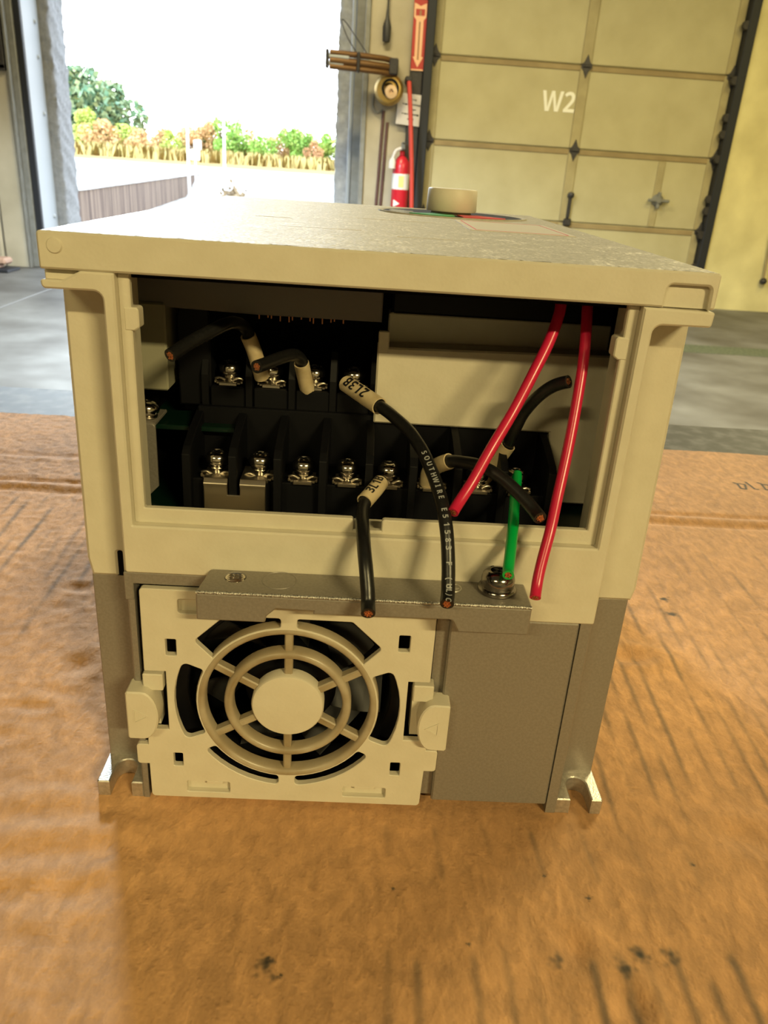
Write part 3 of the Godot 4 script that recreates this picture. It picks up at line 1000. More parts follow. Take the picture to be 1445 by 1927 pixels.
	ai.box(Vector3(-0.006, -0.16, 0.0035), Vector3(0.006, 0.09, 0.0045))
	ai.box(Vector3(-0.008, 0.115, 0.004), Vector3(0.008, 0.165, 0.0055))
	obj("arrow_lettering", ai, M.sign_ink, s)
	# paper notice
	var pn := thing("paper_notice", "white paper notice with a few dark text lines taped to the pier", "notice", "", Vector3(0.262, 0.617, -6.652))
	var pb := MB.new()
	var tilt := Transform3D(Basis(Vector3(1, -0.06, 0).normalized(), Vector3(0.05, 1, 0).normalized(), Vector3(0, 0, 1)), Vector3.ZERO)
	pb.prism(R(-0.108, -0.11, 0.108, 0.11, 0.003), [], -0.001, 0.001, 0.0, tilt)
	obj("sheet", pb, M.paper, pn)
	for i in 5:
		var ti := MB.new()
		var x := -0.03 if i == 0 else (-0.07 if i % 2 else -0.02)
		var xe := 0.03 if i == 0 else (0.06 if i % 2 else 0.03)
		while x < xe:
			var wl := rng.randf_range(0.008, 0.02)
			var yo := 0.07 - i * 0.034
			ti.box(Vector3(x, yo - 0.004 + rng.randf_range(-0.003, 0.003), 0.001), Vector3(x + wl, yo + 0.005, 0.0018), 0.0, tilt)
			x += wl + 0.003
		obj("text_line", ti, M.ink, pn)
	# fire extinguisher
	var e := thing("fire_extinguisher", "red fire extinguisher with white label hanging on the wall pier", "fire extinguisher", "", Vector3(0.215, -0.30, -6.585))
	var bo := MB.new()
	bo.lathe([Vector2(0, 0), Vector2(0.06, 0.0), Vector2(0.068, 0.012), Vector2(0.068, 0.50), Vector2(0.06, 0.54), Vector2(0.035, 0.575), Vector2(0.02, 0.59), Vector2(0.02, 0.62), Vector2(0, 0.62)], 28)
	obj("cylinder", bo, M.red_paint, e)
	var lb := MB.new()
	lb.lathe([Vector2(0.0686, 0.34), Vector2(0.0686, 0.455)], 28)
	var lab := obj("label_band", lb, M.white, e)
	lab.set_meta("label", "white label band")
	var ly := MB.new()
	ly.prism(R(-0.018, 0.355, 0.022, 0.44), [], 0.0675, 0.0692)
	obj("label_patch", ly, mat(Color(0.72, 0.65, 0.25), 0.5), lab)
	var tri_ := MB.new()
	tri_.prism(P([[-0.05, 0.21], [0.0, 0.235], [-0.05, 0.265]]), [], 0.05, 0.0690)
	obj("white_triangle", tri_, M.white, e)
	var vh := MB.new()
	vh.lathe([Vector2(0.018, 0.60), Vector2(0.018, 0.65), Vector2(0, 0.65)], 12)
	vh.box(Vector3(-0.012, 0.63, -0.01), Vector3(0.02, 0.68, 0.07), 0.006)
	vh.box(Vector3(-0.01, 0.69, -0.02), Vector3(0.012, 0.70, 0.11), 0.003, Transform3D(Basis(Vector3(0, 0, 1), 0.2), Vector3(0.14, 0.0, 0)))
	obj("valve_handle", vh, M.steel_grey, e)
	var hs := MB.new()
	hs.tube(smooth([Vector3(0.0, 0.64, 0.05), Vector3(-0.05, 0.62, 0.06), Vector3(-0.075, 0.56, 0.06), Vector3(-0.08, 0.52, 0.06)]), 0.012, 10)
	hs.lathe([Vector2(0.0, 0.0), Vector2(0.026, 0.0), Vector2(0.026, 0.05), Vector2(0.014, 0.075)], 14, Transform3D(Basis(), Vector3(-0.075, 0.49, 0.06)))
	obj("hose_nozzle", hs, M.paper, e)
	var br := MB.new()
	br.box(Vector3(-0.03, 0.3, -0.115), Vector3(0.03, 0.56, -0.066), 0.004)
	obj("wall_bracket", br, M.iron, e)
	# red strap hanging in front of notice and extinguisher
	var sp := MB.new()
	sp.tube(smooth([Vector3(0.228, 0.80, -6.50), Vector3(0.25, 0.62, -6.49), Vector3(0.272, 0.40, -6.48), Vector3(0.30, 0.1, -6.48), Vector3(0.325, -0.30, -6.48)]), 0.017, 8)
	var so := obj("red_strap", sp, M.red_strap)
	tag(so, "thin red-orange strap hanging over the paper notice and the extinguisher", "strap")
	var nail := MB.new()
	nail.box(Vector3(0.20, 0.80, -6.70), Vector3(0.25, 0.83, -6.48), 0.004)
	var no := obj("strap_hook", nail, M.iron)
	tag(no, "small dark wall hook that holds the red strap", "hook")
	# rod on the right wall
	var rd := thing("hanging_rod", "thin dark rod with a knobbed end hanging on the yellowish wall", "rod", "", Vector3(3.36, -0.49, -6.64))
	var rb := MB.new()
	rb.tube([Vector3(0, 0, 0), Vector3(-0.03, 0.4, 0), Vector3(-0.06, 0.95, -0.02)], 0.009, 8)
	obj("rod_shaft", rb, M.door_rail, rd)
	var rk := MB.new()
	rk.lathe([Vector2(0, -0.03), Vector2(0.024, -0.02), Vector2(0.03, 0.0), Vector2(0.02, 0.02), Vector2(0, 0.03)], 14)
	obj("knob", rk, M.iron, rd)
	# framed board at the left edge
	var nb := thing("notice_board", "edge of a framed pinkish board on the left cladding", "board", "", Vector3(-3.265, 0.715, -6.61))
	var nbp := MB.new()
	nbp.box(Vector3(-0.6, 0, 0), Vector3(0.42, 1.2, 0.02), 0.004)
	obj("panel", nbp, M.board_pink, nb)
	var nf := MB.new()
	nf.box(Vector3(0.40, -0.02, -0.005), Vector3(0.44, 1.22, 0.035), 0.004)
	nf.box(Vector3(-0.62, -0.03, -0.005), Vector3(0.44, 0.01, 0.035), 0.004)
	nf.box(Vector3(-0.62, 0.20, 0.0), Vector3(0.44, 0.23, 0.03), 0.004)
	obj("frame", nf, M.iron, nb)
	# low plate on the floor by the left wall
	var fp := thing("floor_bracket", "low tan steel bracket bolted to the floor by the left wall", "bracket", "", Vector3(-2.93, -0.75, -6.32))
	var fb := MB.new()
	fb.box(Vector3(-0.5, 0.0, -0.12), Vector3(0.10, 0.02, 0.12), 0.004)
	obj("base_plate", fb, M.rubber, fp)
	var fu := MB.new()
	fu.box(Vector3(-0.5, 0.05, -0.1), Vector3(0.06, 0.10, 0.05), 0.015)
	fu.box(Vector3(-0.4, 0.02, -0.06), Vector3(-0.3, 0.06, 0.02), 0.004)
	fu.box(Vector3(-0.1, 0.02, -0.06), Vector3(0.0, 0.06, 0.02), 0.004)
	obj("rail", fu, M.board_pink, fp)


# ---------------------------------------------------------------- bench and cardboard
func build_bench() -> void:
	var t := thing("workbench", "workbench with a stained dark grey top under the cardboard", "workbench", "", Vector3(0, -0.75, 0))
	var b := MB.new()
	b.box(Vector3(-0.85, 0.706, -0.456), Vector3(0.85, 0.746, 0.50), 0.004)
	obj("bench_top", b, M.bench, t)
	for s in [[-0.78, -0.40], [0.78, -0.40], [-0.78, 0.44], [0.78, 0.44]]:
		var l := MB.new()
		l.box(Vector3(s[0] - 0.03, 0, s[1] - 0.03), Vector3(s[0] + 0.03, 0.707, s[1] + 0.03), 0.004)
		obj("leg", l, M.bench_leg, t)
	cardboard()


var fn1 := FastNoiseLite.new()
var fn2 := FastNoiseLite.new()
const DENTS := [[-125, -125, 7, 4, 1.4], [-106, -67, 5, 7, 2.0], [-115, -41, 8, 3, 1.0], [113, -90, 9, 5, 2.2], [121, 6, 9, 5, 1.6], [127, 12, 6, 4, 1.0], [58, 45, 4, 5, 1.6], [69, 60, 4, 5, 1.6], [-128, -108, 6, 3, 0.7], [-118, -26, 7, 3, 0.7]]


func sheet_height(x: float, z: float) -> float:   # mm
	var h := fn1.get_noise_2d(x * 0.35, z * 0.35) * 0.7
	h += 0.05 * sin(TAU * x / 7.4)
	var g := func(d, w): return exp(-(d / w) * (d / w))
	h += 1.5 * g.call(z + 238.5, 3.4) - 1.3 * g.call(z + 247.0, 2.6) - 1.0 * g.call(z + 231.0, 2.2)
	h -= (0.8 * g.call(z + 289.0, 4.0) - 0.5 * g.call(z + 281.0, 4.0)) * clampf((20.0 - x) / 60.0, 0, 1)
	var left := clampf((-42.0 - x) / 30.0, 0, 1)
	h += left * (0.6 * sin(TAU * (z + 0.12 * x) / 14.5) * clampf((z + 12.0) / 14.0, 0, 1) * clampf((50.0 - z) / 14.0, 0, 1))
	h += left * fn2.get_noise_2d(x * 0.55 + z * 0.25, z * 1.5) * 0.55
	h += fn2.get_noise_2d(x * 1.1, z * 1.8) * 0.10
	h += 0.5 * g.call(x + 28.0 + (z - 25.0) * 0.05, 3.0) * clampf((z - 12.0) / 10.0, 0, 1)
	for d in DENTS:
		var ex: float = (x - d[0]) / d[2]
		var ez: float = (z - d[1]) / d[3]
		var rr: float = ex * ex + ez * ez
		if rr < 12.0:
			h += d[4] * (-exp(-rr * 1.6) + 0.55 * exp(-pow(sqrt(rr) - 1.7, 2) * 2.5) * (0.6 + 0.4 * ex / sqrt(rr + 0.01)))
	if absf(x) < 82.0 and z > -242.0 and z < 4.0: h = minf(h, -0.05)
	return h


func cardboard() -> void:
	fn1.frequency = 0.03
	fn1.seed = 21
	fn2.frequency = 0.16
	fn2.seed = 22
	var x0 := -380.0
	var x1 := 380.0
	var z0 := -371.0
	var z1 := 165.0
	var nx := 380
	var nz := 300
	var hs := PackedFloat32Array()
	hs.resize((nx + 1) * (nz + 1))
	for j in nz + 1:
		for i in nx + 1:
			hs[j * (nx + 1) + i] = sheet_height(lerpf(x0, x1, float(i) / nx), lerpf(z0, z1, float(j) / nz))
	var m := MB.new()
	var vs := PackedVector3Array()
	var ns := PackedVector3Array()
	var us := PackedVector2Array()
	var ix := PackedInt32Array()
	var dx := (x1 - x0) / nx
	var dz := (z1 - z0) / nz
	for j in nz + 1:
		for i in nx + 1:
			var k := j * (nx + 1) + i
			vs.append(Vector3(x0 + dx * i, hs[k], z0 + dz * j) * MM)
			var gx := (hs[j * (nx + 1) + mini(i + 1, nx)] - hs[j * (nx + 1) + maxi(i - 1, 0)]) / (2 * dx)
			var gz := (hs[mini(j + 1, nz) * (nx + 1) + i] - hs[maxi(j - 1, 0) * (nx + 1) + i]) / (2 * dz)
			ns.append(Vector3(-gx, 1, -gz).normalized())
			us.append(Vector2(float(i) / nx, float(j) / nz))
			if i < nx and j < nz: ix.append_array([k, k + 1, k + nx + 2, k, k + nx + 2, k + nx + 1])
	var a := []
	a.resize(Mesh.ARRAY_MAX)
	a[Mesh.ARRAY_VERTEX] = vs
	a[Mesh.ARRAY_NORMAL] = ns
	a[Mesh.ARRAY_TEX_UV] = us
	a[Mesh.ARRAY_INDEX] = ix
	var mesh := ArrayMesh.new()
	mesh.add_surface_from_arrays(Mesh.PRIMITIVE_TRIANGLES, a)
	mesh.surface_set_material(0, cardboard_material(x0, x1, z0, z1))
	var t := thing("cardboard_sheet", "large stained brown corrugated cardboard sheet on the workbench", "cardboard")
	var o := MeshInstance3D.new()
	o.name = "top_liner"
	o.mesh = mesh
	t.add_child(o)
	var core := MB.new()
	core.box(Vector3(x0, -4.0, z0), Vector3(x1, -2.4, z1))
	for s in [[x0, z0, x1, z0 + 0.6], [x0, z1 - 0.6, x1, z1], [x0, z0, x0 + 0.6, z1], [x1 - 0.6, z0, x1, z1]]:
		core.box(Vector3(s[0], -4, s[1]), Vector3(s[2], -0.3, s[3]))
	part("bottom_liner", core, mat(Color(0.45, 0.30, 0.15), 0.9), t)


func cardboard_material(x0: float, x1: float, z0: float, z1: float) -> StandardMaterial3D:
	var W := 2048
	var H := 1444
	var big := FastNoiseLite.new()
	big.frequency = 0.004
	big.fractal_octaves = 4
	big.seed = 31
	var fib := FastNoiseLite.new()
	fib.frequency = 0.045
	fib.fractal_octaves = 5
	fib.fractal_gain = 0.62
	fib.seed = 32
	fib.domain_warp_enabled = true
	fib.domain_warp_amplitude = 26.0
	fib.domain_warp_frequency = 0.03
	var fibre := fib.get_seamless_image(1024, 1024, false, false, 0.1)
	fibre.convert(Image.FORMAT_L8)
	var bigi := big.get_image(W / 4, H / 4, false, false, false)
	bigi.convert(Image.FORMAT_L8)
	var fd := fibre.get_data()
	var bd := bigi.get_data()
	bigi.resize(W, H, Image.INTERPOLATE_CUBIC)
	bd = bigi.get_data()
	var smin := 255
	var smax := 0
	for i in range(0, bd.size(), 97):
		smin = mini(smin, bd[i]); smax = maxi(smax, bd[i])
	var dark := PackedFloat32Array()
	dark.resize(W * H)
	var sx := W / (x1 - x0)
	var sz := H / (z1 - z0)
	# flute streaks: grime pressed along the corrugation
	var rg := RandomNumberGenerator.new()
	rg.seed = 77
	var streaks: Array = []
	for k in 26:
		var x := 78.0 + k * 7.4 + rg.randf_range(-0.8, 0.8)
		streaks.append([x + 5.0, -170.0 + rg.randf_range(-10, 20) if x < 150 else -210.0, x - 4.0, rg.randf_range(-20, 30), 1.0, (0.75 if x < 150 else 0.35) * rg.randf_range(0.5, 1.0)])
	for k in 22:
		var x := -86.0 - k * 7.4 + rg.randf_range(-0.8, 0.8)
		streaks.append([x - 3.0, -228.0, x + 3.0, -120.0 + rg.randf_range(-30, 50), 1.2, 0.8 * rg.randf_range(0.5, 1.0)])
	for k in 18:
		var x := 10.0 + k * 7.4 + rg.randf_range(-0.6, 0.6)
		streaks.append([x, 46.0 + rg.randf_range(-4, 6), x, 85.0, 1.2, rg.randf_range(0.25, 0.8)])
		if k % 2 == 0: streaks.append([x, 6.0, x + 1.0, 22.0 + rg.randf_range(-5, 6), 1.0, rg.randf_range(0.2, 0.45)])
	for s in streaks:
		var steps := int(absf(s[3] - s[1]) * 2.5)
		var ph := rg.randf() * 500.0
		for q in steps:
			var t := float(q) / steps
			var k: float = s[5] * clampf(0.15 + 1.5 * fn1.get_noise_2d(ph, t * absf(s[3] - s[1]) * 0.55) + 0.35, 0, 1) * smoothstep(0.0, 0.1, t) * smoothstep(1.0, 0.85, t)
			blot(dark, W, H, (lerpf(s[0], s[2], t) - x0 + rg.randf_range(-0.3, 0.3)) * sx, (lerpf(s[1], s[3], t) - z0) * sz, s[4] * sx * 0.9, k * 0.2)
	# separate dirt marks
	for d in [[-20, 52, 1.3, 1.0], [-19, 51, 0.8, 1.0], [-17.5, 55.5, 1.0, 0.4], [-16, 55, 0.5, 0.8], [75, 46, 1.6, 0.9], [83, 47, 1.5, 0.7], [70, 51, 1.6, 0.8], [146, -140, 1.6, 1.0], [144.5, -126, 1.8, 0.8], [53, 49, 1.5, 0.5], [-170, -262, 3.0, 0.6], [66, 30, 0.5, 1], [55, 23, 0.4, 1], [12, 29, 0.4, 1], [31, 45, 0.4, 0.9], [100, 17, 0.5, 0.8]]:
		for q in 26:
			blot(dark, W, H, (d[0] - x0 + rg.randfn() * d[2] * 0.7) * sx, (d[1] - z0 + rg.randfn() * d[2] * 0.7) * sz, d[2] * 0.42 * sx, d[3] * 0.3)
	# a handwritten mark near the far right edge
	for st in [[[251.9, -307.3], [253.7, -305.5], [252.3, -296.7], [255.7, -295.9], [258.7, -304.9], [254.5, -306.3]], [[261.5, -310.0], [261.8, -303.3], [262.0, -297.1], [264.4, -296.8]], [[269.6, -309.9], [271.4, -308.1], [269.6, -297.2], [272.5, -296.9], [275.8, -306.0], [271.5, -306.7]]]:
		for i in st.size() - 1:
			for q in 30:
				var t := q / 30.0
				blot(dark, W, H, (lerpf(st[i][0], st[i + 1][0], t) - x0) * sx, (lerpf(st[i][1], st[i + 1][1], t) - z0) * sz, 0.62 * sx, 0.5)
	var out := PackedByteArray()
	out.resize(W * H * 3)
	var hgt := PackedByteArray()
	hgt.resize(W * H)
	for y in H:
		for x in W:
			var k := y * W + x
			var b := float(bd[k] - smin) / maxf(1.0, smax - smin)
			var f1 := fd[((y * 5 / 9) % 1024) * 1024 + (x % 1024)] / 255.0
			var f2 := fd[((y + 61) % 1024) * 1024 + ((x * 2 + 333) % 1024)] / 255.0
			var f := f1 * 0.6 + f2 * 0.4
			var lum := 0.77 + 0.27 * b + 0.36 * (f - 0.5)
			var d := clampf(dark[k], 0, 1)
			var r := lerpf(0.79 * lum, 0.17, d)
			var g := lerpf(0.60 * lum * (0.985 + 0.03 * b), 0.165, d)
			var bl := lerpf(0.415 * lum * (0.95 + 0.08 * b), 0.155, d)
			out[k * 3] = clampi(int(r * 255), 0, 255)
			out[k * 3 + 1] = clampi(int(g * 255), 0, 255)
			out[k * 3 + 2] = clampi(int(bl * 255), 0, 255)
			hgt[k] = clampi(int((f * 0.8 + 0.2 * b) * 255), 0, 255)
	var m := StandardMaterial3D.new()
	m.roughness = 0.82
	m.albedo_texture = ImageTexture.create_from_image(Image.create_from_data(W, H, false, Image.FORMAT_RGB8, out))
	m.heightmap_enabled = true
	m.heightmap_texture = ImageTexture.create_from_image(Image.create_from_data(W, H, false, Image.FORMAT_L8, hgt))
	m.heightmap_scale = 0.075
	return m


func blot(d: PackedFloat32Array, W: int, H: int, cx: float, cy: float, r: float, k: float) -> void:
	for y in range(maxi(0, int(cy - r * 2)), mini(H, int(cy + r * 2) + 1)):
		for x in range(maxi(0, int(cx - r * 2)), mini(W, int(cx + r * 2) + 1)):
			var q := ((x - cx) * (x - cx) + (y - cy) * (y - cy)) / (r * r)
			if q < 4.0: d[y * W + x] = d[y * W + x] + (1.0 - d[y * W + x]) * k * exp(-q)


# ---------------------------------------------------------------- the drive
func build_drive() -> void:
	var D := thing("motor_drive", "cream motor drive with its terminal cover off, lying on the cardboard", "motor drive")
	# top cover
	var b := MB.new()
	var cov := P([[-77, 154.8, 0.6], [-65.6, 154.8], [65.0, 154.8], [65.1, 160.0, 1.4], [75.2, 160.0, 1.0], [75.4, 154.8], [77, 154.8, 0.6], [77.0, 163.0, 0.9], [-77.0, 163.0, 0.9]])
	b.prism(cov, [], -6.0, 0.0, 0.5)
	b.prism(R(-77, 154.8, 77, 163.0, 0.9), [], -238.0, -6.0, 0.0)
	b.prism(R(64.5, 154.8, 76.0, 161.2), [], -7.0, -1.7, 0.0)
	var skin := MB.new()
	var gn := FastNoiseLite.new()
	gn.seed = 51
	gn.frequency = 0.8
	gn.fractal_octaves = 2
	var ht := func(x, z): return gn.get_noise_2d(x, z) * 0.11 + gn.get_noise_2d(x * 0.1, z * 0.1) * 0.04
	var nx := 300
	var nz := 470
	var rows: Array = []
	for j in nz + 1:
		var z := lerpf(-237.2, -0.9, float(j) / nz)
		var row: Array = []
		for i in nx + 1:
			var x := lerpf(-76.1, 76.1, float(i) / nx)
			var hx: float = ht.call(x + 0.3, z) - ht.call(x - 0.3, z)
			var hz: float = ht.call(x, z + 0.3) - ht.call(x, z - 0.3)
			row.append([Vector3(x, 163.03 + ht.call(x, z), z), Vector3(-hx / 0.6, 1, -hz / 0.6).normalized()])
		rows.append(row)
	for j in nz:
		for i in nx:
			var A = rows[j][i]
			var B = rows[j][i + 1]
			var C = rows[j + 1][i + 1]
			var E = rows[j + 1][i]
			skin.tri(A[0], B[0], C[0], A[1], B[1], C[1])
			skin.tri(A[0], C[0], E[0], A[1], C[1], E[1])
	part("top_cover", [b, skin], [M.cream, M.cream_top], D)
	var plug := MB.new()
	plug.lathe([Vector2(0, 0.5), Vector2(1.55, 0.45), Vector2(1.75, 0.15), Vector2(1.85, 0.0), Vector2(2.1, 0.0)], 28, Transform3D(Basis(Vector3(1, 0, 0), Vector3(0, 0, 1), Vector3(0, -1, 0)), Vector3(-73.1, 160.0, -0.05)))
	part("round_boss", plug, M.cream, D)
	# dial panel on the cover
	var dp := MB.new()
	dp.lathe([Vector2(33.5, -0.1), Vector2(33.3, 0.6), Vector2(32.2, 0.6), Vector2(31.4, 0.25), Vector2(31.0, 0.25)], 64, Transform3D(Basis(), Vector3(33, 163, -193)))
	var ring := part("dial_rim", dp, M.cream_top, D)
	ring.set_meta("label", "pale rim round the dial panel")
	var df := MB.new()
	df.lathe([Vector2(31.2, 0.3), Vector2(12.0, 0.3), Vector2(0, 0.3)], 64, Transform3D(Basis(), Vector3(33, 163, -193)))
	var panel := part("dial_panel", df, M.panel_grey, D)
	for q in [[1.62, 2.35, M.btn_green, "run_button"], [0.75, 1.5, M.btn_red, "stop_button"]]:
		var s := PackedVector2Array()
		for i in 13: s.append(Vector2(33, 193) + Vector2.from_angle(-lerpf(q[0], q[1], i / 12.0)) * 29.0)
		for i in 13: s.append(Vector2(33, 193) + Vector2.from_angle(-lerpf(q[1], q[0], i / 12.0)) * 13.5)
		var sb := MB.new()
		sb.prism(s, [], 163.1, 163.8, 0.15, flat_xf())
		part(q[3], sb, q[2], panel)
	var wl := MB.new()
	for i in 9:
		var s := PackedVector2Array()
		var a0 := 2.55 + i * 0.11
		for k in 4: s.append(Vector2(33, 193) + Vector2.from_angle(-(a0 + 0.05 * k / 3.0)) * 28.5)
		for k in 4: s.append(Vector2(33, 193) + Vector2.from_angle(-(a0 + 0.05 * (3 - k) / 3.0)) * (18.0 if i % 2 else 22.0))
		wl.prism(s, [], 163.15, 163.4, 0.0, flat_xf())
	part("panel_print", wl, M.print_grey, panel)
	var kn := MB.new()
	kn.lathe([Vector2(9.0, 0.2), Vector2(9.0, 1.5), Vector2(11.0, 1.5), Vector2(11.3, 2.0), Vector2(11.0, 10.4), Vector2(10.6, 10.9), Vector2(9.8, 11.0), Vector2(0, 11.1)], 48, Transform3D(Basis(), Vector3(32.4, 163, -193)))
	part("dial_knob", kn, M.cream, panel)
	# warning label
	var lab := MB.new()
	lab.prism(R(30, 94, 66, 150, 0.8), [], 162.95, 163.22, 0.0, flat_xf())
	var lo := part("warning_label", lab, M.label_film, D)
	lo.set_meta("label", "thin pale label with a red outline")
	var lr := MB.new()
	lr.prism(R(32, 96, 64, 148, 0.5), [R(32.45, 96.45, 63.55, 147.55, 0.5)], 163.1, 163.27, 0.0, flat_xf())
	part("red_outline", lr, M.btn_red, lo)
	for q in [[-30, 60, -6, 61.2], [-42, 96, -30, 96.6], [4, 46, 22, 46.6], [-12, 120, 20, 120.7]]:
		var scr := MB.new()
		scr.prism(P([[q[0], q[1]], [q[2], q[1] + 0.4], [q[2], q[3]], [q[0], q[3] - 0.3]]), [], 162.95, 163.13, 0.0, flat_xf())
		part("scuff_mark", scr, M.label_film, D)
	# front frame: U-shaped rim with shoulder arms, and the ledge inside it
	var fr := MB.new()
	fr.prism(P([[-63.4, 78.3, 0.8], [20, 78.3], [20, 69.0], [63.6, 69.0, 0.6], [63.6, 150.7, 2.1], [77.2, 150.8, 0.8], [77.4, 154.3, 0.5], [61.0, 154.6], [60.6, 154.6], [60.6, 92.1, 0.3], [-60.6, 92.1, 0.3], [-60.6, 154.7], [-61.5, 154.75], [-68.1, 154.75, 1.2], [-72.3, 152.5, 1.2], [-77.2, 152.5, 0.6], [-77.0, 150.5, 1.2], [-63.4, 150.6, 2.1]]), [], -12.0, 0.0, 0.45)
	fr.prism(P([[-60.65, 91.9], [60.65, 91.9], [60.65, 154.6], [57.9, 154.6], [57.9, 96.2, 0.3], [3.6, 96.2, 0.8], [3.6, 93.0], [-3.8, 93.0], [-3.8, 96.2, 0.8], [-57.9, 96.2, 0.3], [-57.9, 154.6], [-60.65, 154.6]]), [], -4.4, -2.6, 0.3)
	fr.box(Vector3(-76.8, 151.5, -14.0), Vector3(-61.5, 154.7, -2.2), 0.3)
	fr.box(Vector3(61.0, 151.5, -14.0), Vector3(76.8, 154.6, -2.2), 0.3)
	var frame := part("front_frame", fr, M.cream, D)
	for s in [-1, 1]:
		var tb := MB.new()
		tb.prism(P([[59.6 * s, 141.6], [57.4 * s, 141.6, 0.7], [56.2 * s, 142.4, 0.7], [56.2 * s, 147.0, 0.8], [59.6 * s, 147.0]]), [], -6.5, -2.4, 0.3)
		part("latch_tab", tb, M.cream, frame)
	# side panels behind the frame, and the shell behind them
	for s in [-1, 1]:
		var sp := MB.new()
		var pts := P([[61.0 * s, 70.3], [68.0 * s, 70.3], [68.0 * s, 78.0, 0.3], [68.9 * s, 78.0, 0.3], [68.9 * s, 70.3], [76.6 * s, 70.3], [77.6 * s, 75.8], [76.9 * s, 154.7], [61.0 * s, 154.7]]) if s < 0 else P([[61.0, 70.3], [77.4, 70.3], [78.2, 74.2], [76.9, 154.7], [61.0, 154.7]])
		sp.prism(pts, [], -20.0, -12.0, 0.9)
		sp.prism(P([[75.2 * s, 70.3], [77.0 * s, 71.0], [76.9 * s, 154.7], [75.2 * s, 154.7]]), [], -236.0, -20.0, 0.0)
		part("side_panel", sp, M.cream, D)
	# inside of the bay
	var bay := MB.new()
	bay.box(Vector3(-75, 84, -70), Vector3(75, 154.7, -64))
	bay.box(Vector3(-67, 79, -66), Vector3(67, 85, -13.5))
	bay.box(Vector3(-75, 84, -66), Vector3(-68.5, 154.7, -20.5))
	bay.box(Vector3(69, 84, -66), Vector3(75, 154.7, -20.5))
	bay.box(Vector3(-75, 153.0, -66), Vector3(75, 154.7, -8))
	bay.box(Vector3(-69.6, 70.4, -17.0), Vector3(-67.2, 78.6, -12.6))  # black backing added so the side panel slot reads as dark shade
	part("bay_liner", bay, M.black_matt, D)
	var pcb := MB.new()
	pcb.box(Vector3(-67, 85.5, -60), Vector3(68, 87.0, -15), 0.2)
	part("circuit_board", pcb, M.pcb, D)
	var pcb2 := MB.new()
	pcb2.box(Vector3(-66, 106.5, -62), Vector3(-40, 108.0, -36), 0.2)
	part("circuit_board", pcb2, M.pcb, D)
	var inn := MB.new()
	inn.prism(P([[0.4, 111.5, 0.4], [52.8, 111.4], [56.2, 89.0], [69.0, 89.0], [69.0, 135.2], [0.4, 133.8, 0.5]]), [], -46.0, -38.0, 0.5)
	inn.box(Vector3(0.5, 132, -39.5), Vector3(3.6, 138.4, -37.9), 0.3)
	inn.box(Vector3(3.4, 131, -56), Vector3(69.0, 142.0, -48), 0.4)
	part("inner_cover", inn, M.cream, D)
	var shd := MB.new()
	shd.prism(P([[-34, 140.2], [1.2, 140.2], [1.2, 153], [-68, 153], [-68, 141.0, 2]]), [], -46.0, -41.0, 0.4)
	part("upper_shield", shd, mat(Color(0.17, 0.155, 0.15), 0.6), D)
	var ibk := MB.new()
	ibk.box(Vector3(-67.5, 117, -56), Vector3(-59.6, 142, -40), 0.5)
	part("shaded_inner_block", ibk, mat(Color(0.30, 0.29, 0.21), 0.6), D)  # cream plastic, its shade put into a darker colour
	var bw := MB.new()
	bw.box(Vector3(4, 142.5, -60), Vector3(68, 153, -44), 0.6)
	part("inner_hood", bw, M.black, D)
	var rb := MB.new()
	rb.prism(P([[-57.5, 112.0], [-48.0, 112.0], [-48.0, 138.0], [-48.6, 142.2, 0.4], [-56.0, 142.2, 0.4], [-57.5, 138.0]]), [], -54.0, -44.0, 0.5)
	part("relay_block", rb, M.black, D)
	var pins := MB.new()
	for i in 13: pins.box(Vector3(-34.0 + i * 2.0 + 0.6 * sin(i * 2.1), 138.6 + 0.5 * sin(i * 1.3), -44.2), Vector3(-33.6 + i * 2.0 + 0.6 * sin(i * 2.1), 140.3, -43.6), 0.1)
	part("copper_pins", pins, M.copper, D)
	# terminal blocks
	var lower := Node3D.new()
	lower.name = "terminal_block"
	D.add_child(lower, true)
	lower.set_meta("label", "lower row of screw terminals")
	var lb := MB.new()
	lb.box(Vector3(-51.5, 86.8, -50), Vector3(52.3, 97.2, -22.5), 0.3)
	lb.box(Vector3(-51.5, 86.8, -64), Vector3(52.3, 113.0, -40), 0.4)
	part("block_body", lb, M.black, lower)
	for x in [-50.7, -38.0, -25.6, -13.0, -0.2, 12.1, 24.6, 37.5, 51.0]:
		var w := MB.new()
		w.prism(P([[19.5, 87], [19.5, 105.2, 0.4], [22.0, 107.0, 0.4], [30, 109.5], [42, 112], [42, 87]]), [], -1.1, 1.1, 0.25, Transform3D(Basis(Vector3(0, 0, -1), Vector3(0, 1, 0), Vector3(1, 0, 0)), Vector3(x, 0, 0)))
		part("barrier", w, M.black, lower)
	for i in 8:
		var x: float = [-43.3, -31.1, -18.8, -6.3, 5.4, 17.8, 31.0, 42.0][i]
		saddle_terminal(lower, Vector3(x, 97.3, -25.6), i < 2)
	var ju := MB.new()
	ju.prism(P([[-46.0, 88.0, 0.3], [-28.8, 88.0, 0.5], [-28.8, 96.8], [-36.0, 96.8], [-36.0, 94.0], [-39.4, 94.0], [-39.4, 96.8], [-46.0, 96.8]]), [], -19.8, -18.9, 0.2)
	for s in [[-46.0, -39.4], [-36.0, -28.8]]:
		ju.prism(P([[18.9, 96.6], [18.9, 97.3, 0.7], [20.2, 98.6, 0.5], [30.0, 98.8], [30.0, 98.1], [20.6, 97.9], [19.8, 97.1], [19.8, 96.6]]), [], s[0], s[1], 0.1, Transform3D(Basis(Vector3(0, 0, -1), Vector3(0, 1, 0), Vector3(1, 0, 0)), Vector3.ZERO))
	part("jumper_link", ju, M.nickel, lower)
	var upper := Node3D.new()
	upper.name = "terminal_block"
